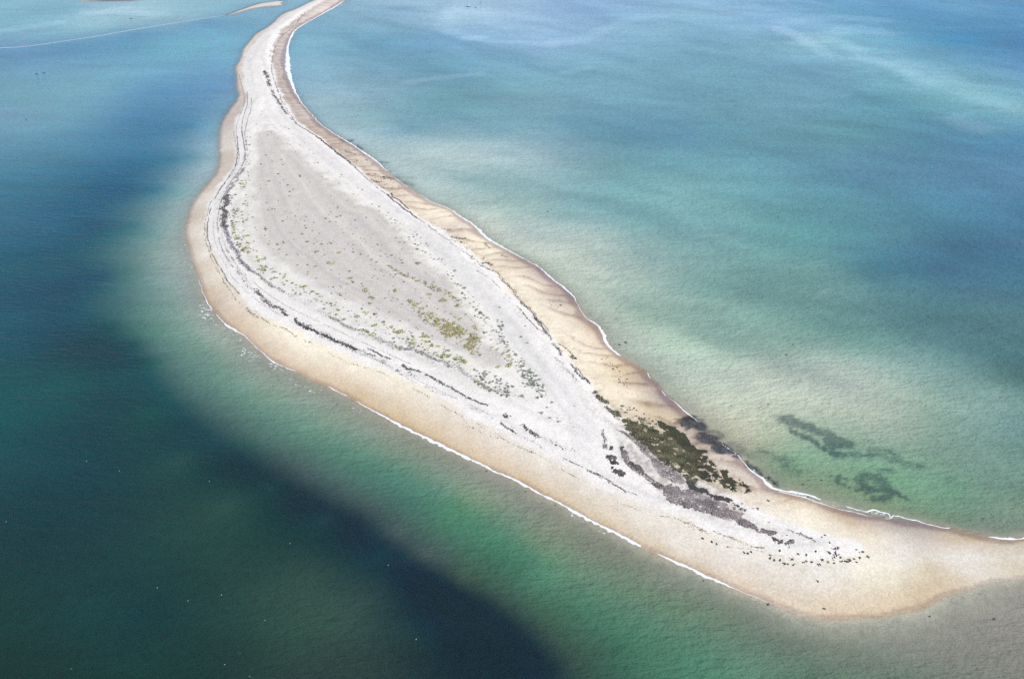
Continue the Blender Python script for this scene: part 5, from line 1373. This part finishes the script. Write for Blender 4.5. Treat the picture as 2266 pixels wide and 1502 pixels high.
ZONE_TXT = {"meadow": ("{c} tussock in the dense golden meadow across the lower grey flat", "plants of the golden meadow"),
 "upper chain": ("{c} shrub in the narrow slanting chain above the golden meadow", "shrubs of the upper yellow chain"),
 "lower chain": ("{c} plant in the loose chains around the golden meadow", "plants of the lower yellow chains"),
 "landward strip": ("{c} plant in the narrow upright strips beside the darkest storm ridge", "plants of the strips by the storm ridge"),
 "landward rim": ("{c} plant on the pale landward rim of the plant flat", "plants of the landward rim"),
 "seaward rim": ("{c} plant in the speckled belt at the seaward rim", "plants of the seaward rim"),
 "lower corner": ("{c} plant in the crowded lower corner of the plant flat", "plants of the lower corner"),
 "ridge fringe": ("{c} plant in the green fringe along the storm ridge's lower end", "plants of the ridge fringe"),
 "flat": ("{c} plant dotted over the bare grey flat", "plants dotted over the grey flat"),
 "crest": ("{c} speck of a plant on the white crest", "plants on the white crest")}
rest = [[], [], [], []]
pg = np.array([p[0] for p in plants])
pz = z_at(pg)
for i, (g, r, k, lab, zone) in enumerate(plants):
    rot = rs.uniform(0, 6.28)
    if i in keep:
        me = SHRUB[k][rs.randrange(4)]
        o = bpy.data.objects.new("shrub", me)
        COL.objects.link(o)
        o.location = (g[0], g[1], pz[i] - .03)
        o.rotation_euler = (0, 0, rot)
        o.scale = (r * rs.uniform(.95, 1.15), r * rs.uniform(.75, 1.0), r * rs.uniform(.8, 1.1))
        if lab:
            o["label"] = lab
        else:
            o["label"] = ZONE_TXT[zone][0].format(c=KIND_WORD[k])
            o["group"] = ZONE_TXT[zone][1] + ", " + KIND_WORD[k]
        o["category"] = "shrub"
    else:
        m = 16
        th = np.array([rs.uniform(0, 6.28) for _ in range(m)]); q = np.sqrt(np.array([rs.random() for _ in range(m)])) * r * .8
        rest[0].append(np.stack([g[0] + np.cos(th) * q, g[1] + np.sin(th) * q * .8, pz[i] + r * .35 * (1 - (q / r) ** 2) + .02], 1))
        rest[1].append(np.full(m, .22 * r + .05))
        rest[2].append(np.asarray(LEAF[k])[rng.integers(0, 3, m)])
V, F, Cc = leaf_quads(np.concatenate(rest[0]), np.concatenate(rest[1]), np.concatenate(rest[2]))
me = make_mesh("small_plants", V, F, np.full(len(F), 4))
put_color(me, "base", Cc)
link("small_plants", me, LEAF_MAT["green"], kind="stuff", label="sprinkling of tiny dark plants between the larger shrubs of the flat", cat="plants")

# ------------------------------------------------------------------ rocks
n = NT("rock")
bs = n.add("ShaderNodeBsdfPrincipled")
nz = n.noise(n.mp((2, 2, 2)), 1, 5, .6)
n.l.new(n.mix(nz, (.025, .03, .03), (.10, .10, .09)), bs.inputs["Base Color"])
bs.inputs["Roughness"].default_value = .7
n.l.new(bs.outputs[0], n.out.inputs[0])
M_ROCK = n.m
n = NT("weathered_pale_rock")
bs = n.add("ShaderNodeBsdfPrincipled")
n.l.new(n.mix(n.noise(n.mp((1, 1, 1)), 1, 4, .6), (.35, .33, .31), (.62, .6, .58)), bs.inputs["Base Color"])
n.l.new(bs.outputs[0], n.out.inputs[0])
M_PALE = n.m


def rock_mesh(seed):
    import bmesh
    bm = bmesh.new()
    bmesh.ops.create_icosphere(bm, subdivisions=2, radius=1)
    r_ = random.Random(seed)
    offs = [(r_.uniform(-1, 1), r_.uniform(-1, 1), r_.uniform(-1, 1), r_.uniform(.15, .4)) for _ in range(7)]
    for v in bm.verts:
        k = 1 + .08 * r_.uniform(-1, 1)
        for ox, oy, oz, a in offs:
            d = v.co.x * ox + v.co.y * oy + v.co.z * oz
            if d > .5:
                k -= a * (d - .5)
        v.co *= k
        v.co.z *= .7
    me = bpy.data.meshes.new("rock")
    bm.to_mesh(me)
    bm.free()
    return me


ROCKS = [rock_mesh(s) for s in range(5)]
for m in ROCKS:
    m.materials.append(M_ROCK)
PALE_ROCK = rock_mesh(77)
PALE_ROCK.materials.append(M_PALE)


def rock(p, size_px, label, asp=1.0, up=.15, mesh=None, plane=0.0):
    g = ground([p], plane)[0]
    r = size_px * .5 * m_per_px(g)
    o = bpy.data.objects.new("rock", mesh or rs.choice(ROCKS))
    COL.objects.link(o)
    z = max(0.0, float(z_at([g])[0]))
    o.location = (g[0], g[1], z + up * r)
    o.rotation_euler = (0, 0, rs.uniform(-.4, .4))
    o.scale = (r * asp, r * .9, r * .42)
    o["label"], o["category"] = label, "rock"


rock((1036.5, 15.5), 10, "pale weathered rock breaking the far sea surface", .9, .5, PALE_ROCK)
rock((1040, 16), 5, "dark rock leaning on the pale weathered rock in the far sea", .9, .8)
rock((1053, 18), 4, "small dark rock in the far sea just beside the pale weathered rock", 1)
rock((1063, 6), 4, "faint dark rock farther out than the pale weathered rock")
rock((290, 42), 4.5, "small dark rock with a dark streak behind it on the far landward shallows", 1.4)
rock((82, 164), 5.5, "dark rock amid broken ripples in the landward channel", 1.4)
rock((97, 162), 4, "small rock next to the rock amid broken ripples", 1.8)
rock((59, 266), 4, "dark post like rock with a pale wake in the landward channel", .8, .6)
rock((1212, 468), 5, "dark rock off the cuspate seaward beach")
rock((1220, 464), 3.5, "little rock right behind the one off the cuspate seaward beach")
rock((1755, 762), 5.5, "farther dark rock of the close pair in the milky shallows")
rock((1740, 785), 6.5, "nearer dark rock of the close pair in the milky shallows", 1.1)
rock((1954, 718), 5, "lone dark rock far out in the darker seaward water")
rock((1618, 898), 4.5, "dark rock near shore in the palest milky water")
rock((1700, 895), 4.5, "dark rock beyond the palest milky water")
rock((1385, 758), 7, "farther of two black rocks right by the surf", 1.3, .2)
rock((1371, 763), 6, "nearer of two black rocks right by the surf", 1.3, .2)
rock((1357, 815), 6, "black stone on dry cream sand, the larger", 1, .2, None, 1.2)
rock((1388, 838), 5, "black stone on dry cream sand, the smaller and nearer the water", 1, .2, None, 1.0)
rock((1241, 675), 6, "black stone on the dark cusp of the seaward beach", 1, .3, None, 1.0)
rock((849, 391), 7, "black boulder on the sand by the rusty weed of the upper seaward beach", 1, .3, None, 1.0)
rock((746, 894), 5, "dark stone in the grey shallows off the long landward beach", 1, -.1)
rock((969, 1069), 5, "dark stone in green water off the landward beach, upper one", 1, -.1)
rock((948, 1054), 4.5, "dark stone in green water just inshore of the upper one", 1, -.1)
rock((1163, 1087), 4.5, "dark stone touching the landward foam line", 1, .1)
rock((1077, 1042), 4.5, "dark stone behind a weak stretch of the landward foam line", 1, .1)
rock((1020, 1130), 4.5, "dark stone at the middle of the green landward water", 1, -.1)
rock((1090, 1151), 4.5, "dark stone at the deep edge of the green landward water", 1, -.1)
rock((1229, 1117), 4.5, "dark stone below the thick stretch of landward foam", 1, -.05)
rock((1700, 1337), 7, "black stone at the waterline near the lower end of the landward beach", 1.2, .3)
rock((1557, 1284), 4.5, "dark stone in shallow water beside the end of the landward foam", 1, 0)
rock((1823, 1347), 6, "flat brown stone on tan sand near the lower waterline", 1.6, .1, None, .3)
rock((2058, 1363), 5, "dark stone in the gravelly shallows near the sandy neck", 1, 0)
rock((2200, 1369), 8, "largest dark stone in the gravelly shallows", 1, 0)
rock((2176, 1147), 5.5, "dark stick like stone in green shallows off the sandy neck", 1.8, 0)
rock((2193, 1138), 4.5, "dark stone behind the stick like one off the sandy neck", 1, 0)
rock((1716, 1069), 12, "round black weedy boulder at the surf by the end of the shoal", 1, .1)
rock((1703, 1057), 10, "second black weedy boulder in the row at the surf", 1, .1)
rock((1684, 1047), 7, "third and smallest black weedy boulder in the row at the surf", 1, .1)
rock((1777, 1071), 6.5, "black stone in the pale green shallows in front of the shoal weed", 1.3, 0)
rock((1791, 1062), 4.5, "dark stone left of the tiny one in the pale green shallows", 1.3, 0)
rock((1818, 1062), 5.5, "flat dark stone in the pale green shallows closest to the shoal weed", 1.6, 0)
rock((1788, 1100), 5, "dark stone sitting in the lacy foam of the seaward shore", 1.2, .2)
rock((1363, 1180 + 198), 3.5, "dark speck of a stone in the lower green water", 1.8, -.1)
rock((531, 1443), 7, "brownish mottled rock just under the dark lower water", 1.4, -.2)
rock((552, 1496), 6, "black rock at the lower rim of the dark water", 1.1, -.1)
rock((157, 1479), 5, "black rock low in the dark landward water, far from the others", 1.1, -.1)
for px, py, lab in [(191.5, 1020.5, "white bird dot on dark water, upper landward side"), (264, 1042, "faint white bird just right of the brightest one on dark water"), (463, 1065, "white bird on dark water close to the green edge"),
                    (14, 1154, "white bird with raised wings at the far dark landward water"), (348, 1300, "white bird on dark water, farther one of the lower flock"), (490, 1316, "white bird on dark water in the lower flock, nearest the green patch"),
                    (416, 1329, "white bird in the middle of the lower flock"), (642, 1202, "white bird on the greenish dark water"), (859, 1250, "white bird over the deepest dark channel"), (497, 1470, "white bird low on the dark water near the mottled rock"),
                    (586, 1372, "white bird between the lower flock and the deep channel"), (921, 1414, "white bird on the deepest dark channel, lower one")]:
    g = ground([(px, py)])[0]
    if "bird_me" not in globals():
        import bmesh
        bm = bmesh.new()
        ring = []
        prof = [(-.34, .01, .06), (-.24, .06, .07), (-.1, .11, .1), (.06, .12, .1), (.2, .07, .12), (.27, .05, .17), (.34, .05, .19), (.42, .012, .17)]
        for x, r, z in prof:
            ring.append([bm.verts.new((x, math.cos(a) * r, z + math.sin(a) * r * .8)) for a in np.linspace(0, 2 * math.pi, 9)[:-1]])
        for a, b_ in zip(ring[:-1], ring[1:]):
            for i in range(8):
                bm.faces.new((a[i], a[(i + 1) % 8], b_[(i + 1) % 8], b_[i]))
        bm.faces.new(ring[0]); bm.faces.new(ring[-1][::-1])
        for s_ in (-1, 1):
            w = [bm.verts.new(v) for v in [(.1, s_ * .11, .15), (.06, s_ * .19, .16), (-.3, s_ * .09, .12), (-.22, s_ * .05, .16)]]
            bm.faces.new(w)
        bird_me = bpy.data.meshes.new("seabird")
        bm.to_mesh(bird_me)
        bm.free()
        nb = NT("white_feathers")
        bb = nb.add("ShaderNodeBsdfPrincipled")
        bb.inputs["Base Color"].default_value = (.38, .38, .37, 1)
        nb.l.new(bb.outputs[0], nb.out.inputs[0])
        bird_me.materials.append(nb.m)
    o = bpy.data.objects.new("seabird", bird_me)
    COL.objects.link(o)
    o.location = (g[0], g[1], -.02)
    o.rotation_euler = (0, 0, rs.uniform(0, 6.28))
    o.scale = (.6, .6, .6)
    o["label"], o["category"], o["group"] = lab, "bird", "white birds resting on the dark water"

#OBJ>>

# ------------------------------------------------------------------ sea haze
def box_mesh(name, lo, hi):
    v = [(x, y, z) for x in (lo[0], hi[0]) for y in (lo[1], hi[1]) for z in (lo[2], hi[2])]
    f = [(0, 1, 3, 2), (4, 6, 7, 5), (0, 4, 5, 1), (2, 3, 7, 6), (0, 2, 6, 4), (1, 5, 7, 3)]
    return make_mesh(name, v, f, [4] * 6)


n = NT("haze")
pv = n.add("ShaderNodeVolumePrincipled")
pv.inputs["Color"].default_value = (.93, .96, 1, 1)
pv.inputs["Density"].default_value = 0.00008
pv.inputs["Anisotropy"].default_value = 0.1
n.l.new(pv.outputs[0], n.out.inputs["Volume"])
hz = link("haze", box_mesh("haze", (-14000, -14000, -6), (14000, 14000, 206)), n.m, kind="stuff", label="thin pale sea haze over the water")
